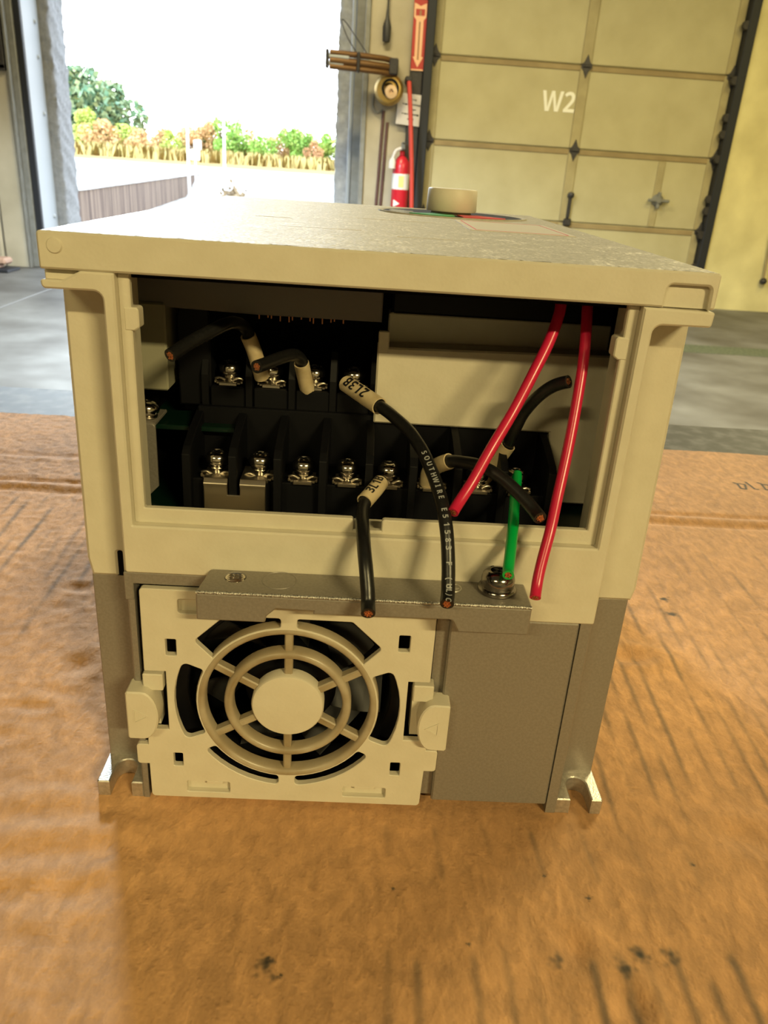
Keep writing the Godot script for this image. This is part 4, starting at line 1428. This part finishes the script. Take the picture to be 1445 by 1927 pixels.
	D.add_child(upper, true)
	upper.set_meta("label", "upper row of screw terminals")
	var ub := MB.new()
	ub.box(Vector3(-58, 100, -64), Vector3(1.0, 112.0, -52), 0.3)
	for x in [-43.0, -30.3, -17.9, -5.9]:
		ub.box(Vector3(x - 5.0, 108.5, -56), Vector3(x + 5.0, 118.6, -42.0), 0.4)
	part("block_body", ub, M.black, upper)
	for x in [-49.4, -36.6, -24.0, -11.9, 0.0]:
		var w := MB.new()
		w.prism(P([[42.0, 104], [42.0, 122.0, 0.5], [46, 130.0], [62, 134], [62, 104]]), [], -1.0, 1.0, 0.2, Transform3D(Basis(Vector3(0, 0, -1), Vector3(0, 1, 0), Vector3(1, 0, 0)), Vector3(x, 0, 0)))
		part("barrier", w, M.black, upper)
	for x in [-43.0, -30.3, -17.9, -5.9]: saddle_terminal(upper, Vector3(x, 118.7, -47.5), false)
	# metal strap at the left of the bay
	var sb := MB.new()
	sb.prism(P([[-67.5, 84.5], [-61.4, 91.0], [-61.4, 110.0, 1.2], [-67.5, 110.0]]), [ell(-66.0, 89.2, 1.3, 1.6, 16)], -30.8, -29.8, 0.15)
	sb.box(Vector3(-67.5, 109.2, -44), Vector3(-61.4, 110.2, -30.2), 0.2)
	var strap := part("earth_strap", sb, M.alu, D)
	var ss := MB.new()
	screw_shape(ss, Vector3(-64.6, 110.2, -35.0), 1.0)
	part("screw", ss, M.chrome, strap)
	# heat sink
	var hs := MB.new()
	var yx := Transform3D(Basis(Vector3(1, 0, 0), Vector3(0, 0, -1), Vector3(0, 1, 0)), Vector3.ZERO)
	for s in [-1, 1]:
		var prof: Array = [[60.3 * s, 1.0], [63.2 * s, 1.0], [63.7 * s, 1.5], [63.7 * s, 6.0]]
		if s > 0:
			for k in 7: prof.append([71.2 - 7.5 * cos(k * PI / 12.0), 5.5 + 7.5 * sin(k * PI / 12.0)])
		else:
			prof.append([-63.8, 13.0])
		prof.append_array([[76.6 * s, 13.0], [77.0 * s, 13.5], [77.0 * s, 40], [60.3 * s, 40]])
		if s < 0: prof[0][0] = -61.7; prof[-1][0] = -61.7
		hs.prism(P(prof), [], 0.0, 70.3, 0.2, yx)
	hs.box(Vector3(-64.1, 69.6, -12), Vector3(-61.7, 78.1, -0.7), 0.25)
	hs.prism(P([[-62.5, 74.6], [20.0, 74.6], [20.0, 78.0], [-62.5, 78.0]]), [], -12.0, -0.8, 0.25)
	hs.box(Vector3(24.3, 3.0, -14), Vector3(60.1, 68.6, -1.0), 0.5)
	hs.box(Vector3(20.6, 3.2, -14), Vector3(24.6, 68.4, -3.4), 0.3)
	hs.box(Vector3(-77, 0.0, -238), Vector3(77, 69.0, -48), 0.6)
	hs.box(Vector3(-77, 69.0, -238), Vector3(77, 72.0, -14), 0.4)
	hs.box(Vector3(20.6, 3.0, -48), Vector3(76.4, 68.9, -13.9))
	hs.box(Vector3(70, 0.0, -48.2), Vector3(77, 69.0, -39.9))
	hs.box(Vector3(-77, 0.0, -48.2), Vector3(-70, 69.0, -39.9))
	hs.box(Vector3(-76.4, 0.2, -48), Vector3(-61.9, 68.9, -13.9))
	part("heat_sink", hs, M.alu, D)
	var dk := MB.new()
	dk.box(Vector3(-61.7, 1.0, -47.9), Vector3(20.6, 69.0, -44))
	dk.box(Vector3(-61.6, 66.5, -46), Vector3(20.6, 74.5, -6))
	dk.box(Vector3(-61.6, 0.6, -46), Vector3(20.6, 1.6, -5))
	part("fan_tunnel", dk, M.black_matt, D)
	for s in [-1, 1]:
		var ft := MB.new()
		var c := -70.3 if s < 0 else 71.0
		var xl := -77.4 if s < 0 else 61.8
		var xr := -63.4 if s < 0 else 77.8
		var o := PackedVector2Array([Vector2(xl, 1.7), Vector2(xl + 0.5, 1.2), Vector2(c - 3.3, 1.2)])
		for k in 13: o.append(Vector2(c - 3.3 * cos(PI * k / 12.0), 7.9 + 3.3 * sin(PI * k / 12.0)))
		o.append_array(PackedVector2Array([Vector2(c + 3.3, 1.2), Vector2(xr - 0.4, 1.2), Vector2(xr, 1.7), Vector2(xr, 18), Vector2(xl, 18)]))
		ft.prism(PackedVector2Array(o), [], 0.0, 5.4, 0.35, yx)
		part("mounting_foot", ft, M.alu_bright, D)
	# earthing bracket in front of the frame
	var bt := MB.new()
	bt.prism(P([[-42.3, -12.0, 0.5], [42.6, -12.0, 0.5], [42.6, 0.1], [-40.8, 0.1, 1.0]]), [ell(-33.7, -3.9, 2.55, 2.55, 26)], 78.8, 80.8, 0.4, yx)
	bt.prism(P([[-42.3, 80.2], [-42.3, 72.5, 0.4], [-25.0, 72.5, 0.6], [-24.6, 74.4, 0.8], [-22.2, 76.7, 0.6], [-12.8, 76.5], [-12.8, 75.6], [18.0, 75.9], [22.6, 75.9, 1.2], [24.4, 72.4, 0.5], [42.6, 72.4, 0.4], [42.6, 80.2]]), [], 10.2, 12.2, 0.4)
	var brk := part("earthing_bracket", bt, M.alu, D)
	var eb := MB.new()
	eb.tube([Vector3(-42.2, 80.5, 11.95), Vector3(0, 80.5, 11.95), Vector3(42.5, 80.5, 11.95)], 0.5, 8)
	part("worn_edge", eb, M.worn, brk)
	var th := MB.new()
	for i in 4: th.lathe([Vector2(2.56, -0.5 * i + 0.0), Vector2(2.25, -0.5 * i - 0.25), Vector2(2.56, -0.5 * i - 0.5)], 26, Transform3D(Basis(), Vector3(-33.7, 80.7, 3.9)))
	part("threaded_hole", th, M.chrome, brk)
	var em := MB.new()
	em.lathe([Vector2(4.3, 0), Vector2(4.35, 0.12), Vector2(4.5, 0.12), Vector2(4.55, 0)], 36, Transform3D(Basis(), Vector3(-22.2, 80.8, 4.6)))
	part("stamped_ring", em, M.alu, brk)
	var gs := MB.new()
	gs.lathe([Vector2(1.9, 0), Vector2(1.95, 0.1), Vector2(2.2, 0.1), Vector2(2.25, 0)], 30, Transform3D(Basis(), Vector3(23.2, 80.8, 4.0)))
	for s in [[1.5, 4.2], [1.0, 4.9], [0.5, 5.6]]: gs.box(Vector3(23.2 - s[0], 80.8, s[1]), Vector3(23.2 + s[0], 80.92, s[1] + 0.25))
	gs.box(Vector3(23.1, 80.8, 2.4), Vector3(23.35, 80.92, 4.3))
	part("earth_symbol", gs, M.alu_bright, brk)
	var bs := MB.new()
	bs.lathe([Vector2(4.9, 0.0), Vector2(5.1, 0.3), Vector2(5.1, 1.0), Vector2(4.8, 1.4), Vector2(4.3, 1.5), Vector2(4.2, 1.9), Vector2(4.35, 2.3), Vector2(4.4, 3.6), Vector2(4.1, 4.8), Vector2(3.3, 5.6), Vector2(2.2, 5.9), Vector2(1.9, 4.6), Vector2(0, 4.2)], 40, Transform3D(Basis(), Vector3(34.6, 80.8, 4.2)))
	var bsd := MB.new()
	bsd.box(Vector3(-3.2, 4.9, -0.5), Vector3(3.2, 5.75, 0.5), 0.05, Transform3D(Basis(Vector3.UP, 0.5), Vector3(34.6, 80.8, 4.2)))
	bsd.box(Vector3(-0.5, 4.9, -3.2), Vector3(0.5, 5.75, 3.2), 0.05, Transform3D(Basis(Vector3.UP, 0.5), Vector3(34.6, 80.8, 4.2)))
	part("earth_screw", [bs, bsd], [M.screw_dark, M.black], brk)
	fan(D)


func screw_shape(m: MB, at: Vector3, k: float) -> void:
	# pan head with captive washers
	m.lathe([Vector2(1.7, -1.0), Vector2(1.7, 0.2), Vector2(2.7, 0.3), Vector2(2.75, 0.7), Vector2(2.3, 0.9), Vector2(2.5, 1.1), Vector2(3.1, 1.6), Vector2(3.4, 2.4), Vector2(3.35, 3.3), Vector2(2.95, 4.1), Vector2(2.2, 4.7), Vector2(1.4, 4.95), Vector2(0.9, 4.1), Vector2(0, 3.8)], 30, Transform3D(Basis.from_scale(Vector3.ONE * k), at))


func saddle_terminal(parent: Node3D, at: Vector3, linked: bool) -> void:
	var p := MB.new()
	# saddle plate with turned-up wings and a bright front lip
	p.box(Vector3(at.x - 2.7, at.y - 0.1, at.z + 3.4), Vector3(at.x + 2.7, at.y + 1.0, at.z + 4.4), 0.2)
	p.box(Vector3(at.x - 3.6, at.y + 0.2, at.z - 4.0), Vector3(at.x + 3.6, at.y + 0.9, at.z + 3.5), 0.2)
	for s in [-1, 1]:
		var w: Array = []
		for k in 6: w.append(Vector3(at.x + s * (1.1 + k * 0.6), at.y + 1.1 + 0.7 * sin(k * 0.55), at.z + 2.4 - k * 0.15))
		p.tube(w, 0.42, 8)
		p.box(Vector3(at.x + s * 3.9 - 0.4, at.y + 0.3, at.z + 2.0), Vector3(at.x + s * 3.9 + 0.4, at.y + 1.2, at.z + 3.0), 0.2)
	part("clamp_plate", p, M.nickel, parent)
	var m := MB.new()
	screw_shape(m, at + Vector3(0, 1.5 + (0.8 if linked else 0.0), -0.6), 0.98)
	var d := MB.new()
	var turn := at.x * 0.7
	for q in [0.0, PI / 2]: d.box(Vector3(-2.1, 4.1, -0.35), Vector3(2.1, 4.75, 0.35), 0.03, Transform3D(Basis(Vector3.UP, turn + q), at + Vector3(0, 1.5 + (0.8 if linked else 0.0), -0.6)))
	part("screw", [m, d], [M.chrome, M.black], parent)


func fan(D: Node3D) -> void:
	# grille plate
	var outl := P([[-60.0, 74.0, 1.0], [20.2, 74.0, 1.0], [20.2, 47.7, 0.4], [14.0, 47.7], [14.0, 27.0], [21.0, 27.0, 0.4], [21.0, 23.4], [24.5, 23.4, 1.0], [24.5, 15.6, 1.0], [21.0, 15.6], [20.6, 2.0, 1.2], [-60.5, 2.0, 1.2], [-60.6, 14.4], [-64.0, 14.4, 1.0], [-64.0, 21.6, 1.0], [-60.5, 21.6], [-60.3, 27.4, 0.4], [-54.2, 27.4], [-54.2, 47.6], [-60.2, 47.6, 0.4]])
	var wedges: Array = [ell(-20.0, 37.6, 25.2, 25.2, 60)]
	for sx in [-1, 1]:
		# side opening, then the upper and the lower one of this side
		var side: Array = []
		for k in 9:
			var a := deg_to_rad(lerpf(-24.5, 24.5, k / 8.0))
			side.append([-20.0 + sx * 32.2 * cos(a), 37.6 + 32.2 * sin(a), 2.0 if k % 8 == 0 else 0.0])
		for k in 9:
			var a := deg_to_rad(lerpf(25.0, -25.0, k / 8.0))
			side.append([-20.0 + sx * 26.0 * cos(a), 37.6 + 26.0 * sin(a), 1.0 if k % 8 == 0 else 0.0])
		wedges.append(P(side))
		var up: Array = [[-20 + sx * 26.0, 37.6 + 20.6, 1.2], [-20 + sx * 17.4, 37.6 + 28.9, 1.5], [-20 + sx * 2.2, 37.6 + 29.0, 0.8], [-20 + sx * 2.2, 37.6 + 26.0, 0.8]]
		for k in 9:
			var a := deg_to_rad(lerpf(82.0, 36.0, k / 8.0))
			up.append([-20.0 + sx * 26.0 * cos(a), 37.6 + 26.0 * sin(a)])
		wedges.append(P(up))
		var dn: Array = []
		for k in 9:
			var a := deg_to_rad(lerpf(-35.5, -85.5, k / 8.0))
			dn.append([-20.0 + sx * 29.4 * cos(a), 37.6 + 29.4 * sin(a), 1.2 if k % 8 == 0 else 0.0])
		for k in 9:
			var a := deg_to_rad(lerpf(-84.5, -36.5, k / 8.0))
			dn.append([-20.0 + sx * 26.0 * cos(a), 37.6 + 26.0 * sin(a), 1.0 if k % 8 == 0 else 0.0])
		wedges.append(P(dn))
	var squares := [R(-53.9, 53.0, -50.9, 58.4, 0.4), R(10.4, 57.6, 13.6, 63.0, 0.4), R(-53.4, 14.0, -50.6, 18.8, 0.4), R(10.8, 13.6, 13.8, 18.4, 0.4)]
	var pockets := [R(-49.8, 4.3, -37.0, 8.4, 0.6), R(-3.0, 4.6, 10.0, 8.4, 0.6), R(-50.0, 66.8, -38.0, 71.2, 0.8), R(-8.0, 70.2, 10.0, 73.0, 0.6)]
	var g := MB.new()
	g.prism(outl, wedges + squares + pockets, -1.6, 0.4, 0.2)
	for q in [[-51, 3.4, -36, 9.4], [-4, 3.6, 11, 9.4], [-51, 66, -37, 72], [-9, 69.6, 11, 73.6]]: g.box(Vector3(q[0], q[1], -3.0), Vector3(q[2], q[3], -1.5))
	for s in [[-44.0, 7.0, -39.0, 8.2], [0.4, 7.2, 6.6, 8.3]]: g.box(Vector3(s[0], s[1], -1.7), Vector3(s[2], s[3], 0.0), 0.15)
	g.box(Vector3(-58, 2.4, -8), Vector3(19, 4.0, -1.6))
	var cover := Node3D.new()
	cover.name = "fan_cover"
	D.add_child(cover, true)
	part("cover_plate", g, M.cream, cover)
	var face := Transform3D(Basis(Vector3(1, 0, 0), Vector3(0, 0, 1), Vector3(0, -1, 0)), Vector3(-20.0, 37.6, 0))
	for r in [[15.7, 18.2], [23.6, 26.2]]:
		var m := MB.new()
		m.lathe([Vector2(r[1], -3.4), Vector2(r[1], -0.3), Vector2(r[1] - 0.5, 0.35), Vector2((r[0] + r[1]) / 2, 0.6), Vector2(r[0] + 0.5, 0.35), Vector2(r[0], -0.3), Vector2(r[0], -3.4), Vector2(r[1], -3.4)], 72, face, 0.55)
		part("ring", m, M.ring, cover)
	var hb := MB.new()
	hb.lathe([Vector2(10.4, -3.4), Vector2(10.4, 0.1), Vector2(10.0, 0.6), Vector2(9.4, 0.7), Vector2(0, 0.75)], 48, face)
	part("hub", hb, M.cream, cover)
	for i in 6:
		var a := PI / 2 + TAU * i / 6.0
		var m := MB.new()
		var reach := 26.5
		m.box(Vector3(9.8, -1.15, -3.6), Vector3(reach, 1.15, -0.5), 0.35, Transform3D(Basis(Vector3(0, 0, 1), a), Vector3(-20, 37.6, 0)))
		part("spoke", m, M.ring, cover)
	for s in [-1, 1]:
		var m := MB.new()
		var pts := PackedVector2Array()
		var lx := -64.8 if s < 0 else 26.2
		pts.append_array([Vector2(lx - s * 0.5, 43.0 if s < 0 else 42.8), Vector2(lx, 42.4), Vector2(lx, 27.3), Vector2(lx - s * 0.5, 26.8)])
		for k in 13:
			var a := -PI / 2 + PI * k / 12.0
			pts.append(Vector2(lx - s * (4.4 + 4.4 * cos(a)), 34.9 + (8.1 if s < 0 else 8.0) * sin(a)))
		m.prism(pts, [], -2.0, 4.4, 0.4)
		m.box(Vector3(-60.6 if s < 0 else 15.6, 41.5, -3.0), Vector3(-55.0 if s < 0 else 21.4, 47.0, 1.2), 0.3)
		m.box(Vector3(-64.6 if s < 0 else 15.8, 27.5, -10.0), Vector3(-57.0 if s < 0 else 26.0, 42.0, -1.9))
		var lt := part("release_latch", m, M.cream, cover)
		var ar := MB.new()
		var cx := -60.8 if s < 0 else 21.2
		ar.prism(P([[cx - 2.0, 32.3], [cx + 2.2, 34.8], [cx - 2.0, 37.2]]) if s < 0 else P([[cx + 2.2, 32.2], [cx - 1.8, 34.6], [cx + 2.2, 37.0]]), [P([[cx - 1.7, 32.9], [cx + 1.5, 34.8], [cx - 1.7, 36.6]]) if s < 0 else P([[cx + 1.9, 32.8], [cx - 1.1, 34.6], [cx + 1.9, 36.4]])], 4.3, 4.6)
		part("embossed_arrow", ar, M.cream, lt)
	# the fan itself
	var F := Node3D.new()
	F.name = "cooling_fan"
	D.add_child(F, true)
	var fh := MB.new()
	fh.prism(R(-58, 4.2, 18.5, 66, 3), [ell(-20, 37.6, 29.6, 29.6, 48)], -30.0, -6.5, 0.4)
	fh.lathe([Vector2(13.5, -28), Vector2(13.5, -9), Vector2(12.6, -8.2), Vector2(0, -8.0)], 36, face)
	part("fan_housing", fh, M.black, F)
	for i in 7:
		var m := MB.new()
		var a := TAU * i / 7.0 + 0.3
		for k in 6:
			var r0 := 13.0 + k * 2.65
			var r1 := r0 + 2.65
			var q := func(r, t): return Vector3(-20, 37.6, 0) + Vector3(cos(a + t + (r - 13.0) * 0.016), sin(a + t + (r - 13.0) * 0.016), 0) * r + Vector3(0, 0, -11.0 - t * 20.0)
			m.quad(q.call(r0, 0.0), q.call(r1, 0.0), q.call(r1, 0.62), q.call(r0, 0.62), Vector3(0, 0, 1))
			m.quad(q.call(r0, 0.0) - Vector3(0, 0, 0.8), q.call(r1, 0.0) - Vector3(0, 0, 0.8), q.call(r1, 0.62) - Vector3(0, 0, 0.8), q.call(r0, 0.62) - Vector3(0, 0, 0.8), Vector3(0, 0, -1))
		part("fan_blade", m, M.darkgrey, F)


# ---------------------------------------------------------------- wires
func wire(label: String, pts: Array, r: float, m: Material) -> Node3D:
	var t := thing("wire", label, "wire")
	var path := smooth(pts)
	var b := MB.new()
	b.tube(path, r, 18, r * 0.62, 0.012)
	part("insulation", b, m, t)
	# cut end: a bundle of strands
	var e: Vector3 = path[-1]
	var fr: Array = MB.frames(path)[-1]
	var c := MB.new()
	var dir: Vector3 = fr[2]
	for i in 19:
		var a := i * 2.39996
		var rr := r * 0.56 * sqrt(i / 19.0)
		var off: Vector3 = (fr[0] * cos(a) + fr[1] * sin(a)) * rr
		c.tube([e + off - dir * 2.0, e + off + dir * rng.randf_range(-0.25, 0.35)], r * 0.15, 6)
	part("copper_strands", c, M.copper, t)
	return t


func sleeve(t: Node3D, pts: Array, r: float) -> MeshInstance3D:
	var b := MB.new()
	b.tube(smooth(pts), r, 22, r - 0.36)
	var o := part("marker_sleeve", b, M.sleeve, t)
	o.set_meta("label", "cream plastic marker sleeve")
	return o


# letters set one by one along a path, on the side of the tube that faces `to`; turn flips them end for end
func lettering(text: String, path: Array, r: float, from: float, height: float, spacing: float, to: Vector3, flip: bool) -> MB:
	var out := MB.new()
	var lens: Array = [0.0]
	for i in range(1, path.size()): lens.append(lens[-1] + path[i].distance_to(path[i - 1]))
	var s := from
	var tm := TextMesh.new()
	tm.font = font()
	tm.font_size = 32
	tm.pixel_size = height / 32.0 * 1.35
	tm.depth = 0.04
	tm.curve_step = 2.0
	for ch in text:
		if ch != " ":
			tm.text = ch
			var i := 1
			while i < path.size() - 1 and lens[i] < s: i += 1
			var f: float = clampf((s - lens[i - 1]) / maxf(1e-6, lens[i] - lens[i - 1]), 0, 1)
			var p: Vector3 = path[i - 1].lerp(path[i], f)
			var tg: Vector3 = (path[i] - path[i - 1]).normalized() * (-1.0 if flip else 1.0)
			var nn := (to - tg * to.dot(tg)).normalized()
			var up := nn.cross(tg).normalized()
			out.add(tm, Transform3D(Basis(tg, up, nn), p + nn * r))
		s += spacing * (-1.0 if flip else 1.0)
	return out


func build_wires() -> void:
	# long black wire, upper row, rightmost terminal
	var p1 := [Vector3(-0.4, 119.8, -31.0), Vector3(2.0, 119.2, -28.5), Vector3(5.8, 117.8, -24.0), Vector3(10.2, 115.5, -18.0), Vector3(13.6, 112.4, -11.0), Vector3(16.0, 108.7, -5.0), Vector3(17.8, 105.1, 1.0), Vector3(18.9, 101.3, 7.0), Vector3(19.7, 95.9, 11.0), Vector3(20.1, 90.2, 14.0), Vector3(20.2, 86.2, 16.2), Vector3(19.8, 84.8, 19.4)]
	var w := wire("long black wire with printed white lettering, hanging over the metal bracket", p1, 1.72, M.wire_black)
	var s1 := [Vector3(-8.1, 121.4, -43.0), Vector3(-5.5, 120.9, -39.0), Vector3(-2.0, 120.1, -34.0), Vector3(1.7, 119.2, -29.0)]
	var so := sleeve(w, s1, 2.5)
	part("printed_mark", lettering("2L3B", smooth(s1), 2.5, 11.4, 3.3, 2.75, Vector3(-0.1, 0.75, 1.0), true), M.ink, so)
	part("printed_text", lettering("SOUTHWIRE E51583 F (UL) C", smooth(p1), 1.72, 27.0, 1.45, 1.84, Vector3(-0.02, 0.45, 1.0), false), M.print_grey, w)
	# short black wire through the notch
	w = wire("short black wire bent down through the notch in the frame's sill", [Vector3(0.8, 98.6, -14.0), Vector3(-0.9, 97.6, -11.0), Vector3(-1.6, 96.5, -6.0), Vector3(-1.3, 95.3, 3.0), Vector3(-0.5, 91.9, 11.0), Vector3(0.4, 86.6, 15.0), Vector3(0.8, 82.9, 17.2), Vector3(0.9, 81.6, 20.2)], 1.78, M.wire_black)
	var s2 := [Vector3(3.1, 99.8, -20.0), Vector3(1.5, 99.1, -16.0), Vector3(-1.2, 97.6, -11.0)]
	so = sleeve(w, s2, 2.25)
	part("printed_mark", lettering("3L1B", smooth(s2), 2.25, 7.3, 2.6, 1.9, Vector3(-0.3, 0.8, 1.0), true), M.ink, so)
	# two short black wires at the upper row
	w = wire("black wire stub pointing left from the tall sleeve, its cut end nearest the left post", [Vector3(-35.8, 132.4, -40.0), Vector3(-36.4, 135.6, -39.0), Vector3(-38.0, 138.3, -36.0), Vector3(-40.3, 139.3, -31.0), Vector3(-44.2, 137.9, -25.0), Vector3(-48.6, 135.8, -19.0), Vector3(-52.0, 133.8, -13.0)], 1.75, M.wire_black)
	sleeve(w, [Vector3(-33.2, 121.5, -44.5), Vector3(-33.8, 125.0, -43.0), Vector3(-34.9, 130.0, -41.0), Vector3(-36.3, 134.7, -39.0)], 2.2)
	w = wire("black wire stub with a bright copper end facing out between the two upper sleeves", [Vector3(-20.5, 125.1, -41.0), Vector3(-21.1, 128.0, -40.0), Vector3(-22.7, 130.4, -37.0), Vector3(-25.3, 130.9, -32.0), Vector3(-28.5, 130.6, -26.0), Vector3(-31.3, 130.5, -20.0)], 1.75, M.wire_black)
	sleeve(w, [Vector3(-19.6, 118.6, -44.0), Vector3(-20.0, 120.8, -43.0), Vector3(-20.6, 123.8, -42.0), Vector3(-21.2, 127.5, -40.0)], 2.2)
	# two short black wires at the right of the lower row
	w = wire("black wire stub sloping down to the right in front of the green wire", [Vector3(18.9, 106.4, -20.0), Vector3(21.2, 108.7, -16.0), Vector3(24.6, 109.7, -13.0), Vector3(28.8, 110.3, -9.0), Vector3(34.0, 108.7, -5.0), Vector3(39.1, 105.6, 0.0), Vector3(41.6, 103.6, 3.2), Vector3(42.6, 102.9, 6.0)], 1.7, M.wire_black)
	sleeve(w, [Vector3(16.4, 99.0, -24.0), Vector3(16.7, 103.0, -22.0), Vector3(18.6, 106.2, -19.0), Vector3(21.3, 108.7, -16.0)], 2.25)
	w = wire("black wire stub curving up to the right against the cream inner cover", [Vector3(38.0, 107.1, -30.0), Vector3(38.9, 111.0, -27.0), Vector3(39.6, 115.6, -25.0), Vector3(41.0, 121.2, -23.0), Vector3(43.4, 126.6, -20.0), Vector3(46.4, 130.7, -17.0), Vector3(49.6, 132.9, -14.0)], 1.7, M.wire_black)
	sleeve(w, [Vector3(31.9, 97.9, -27.0), Vector3(34.1, 100.7, -28.5), Vector3(36.6, 105.0, -29.0), Vector3(38.8, 110.5, -27.0)], 2.2)
	# red pair and the green one
	wire("red wire slanting left across the bay, its end in front of the lower terminals", [Vector3(46.9, 156.0, -23.0), Vector3(46.6, 152.7, -22.0), Vector3(46.0, 148.9, -20.0), Vector3(43.9, 142.6, -17.0), Vector3(39.9, 134.4, -13.0), Vector3(35.3, 125.4, -9.0), Vector3(30.1, 117.2, -4.0), Vector3(25.7, 109.5, 0.0), Vector3(22.3, 104.9, 3.4), Vector3(20.7, 103.2, 6.0)], 1.45, M.wire_red)
	wire("red wire hanging nearly straight down at the right, over the frame's sill", [Vector3(53.5, 156.0, -23.0), Vector3(53.4, 152.4, -22.0), Vector3(53.0, 148.2, -19.0), Vector3(52.5, 139.7, -14.0), Vector3(51.2, 128.5, -9.0), Vector3(49.5, 117.3, -4.0), Vector3(47.5, 107.5, 1.0), Vector3(45.6, 99.4, 6.0), Vector3(43.6, 91.6, 10.0), Vector3(42.7, 87.0, 12.6), Vector3(42.2, 85.1, 14.8)], 1.4, M.wire_red)
	wire("green wire ending just above the big dark screw on the bracket", [Vector3(42.1, 102.7, -25.0), Vector3(41.2, 100.9, -20.0), Vector3(39.7, 98.6, -12.0), Vector3(38.1, 96.9, -3.0), Vector3(36.6, 93.3, 5.0), Vector3(35.6, 90.2, 10.0), Vector3(35.3, 89.6, 12.0)], 1.45, M.wire_green)
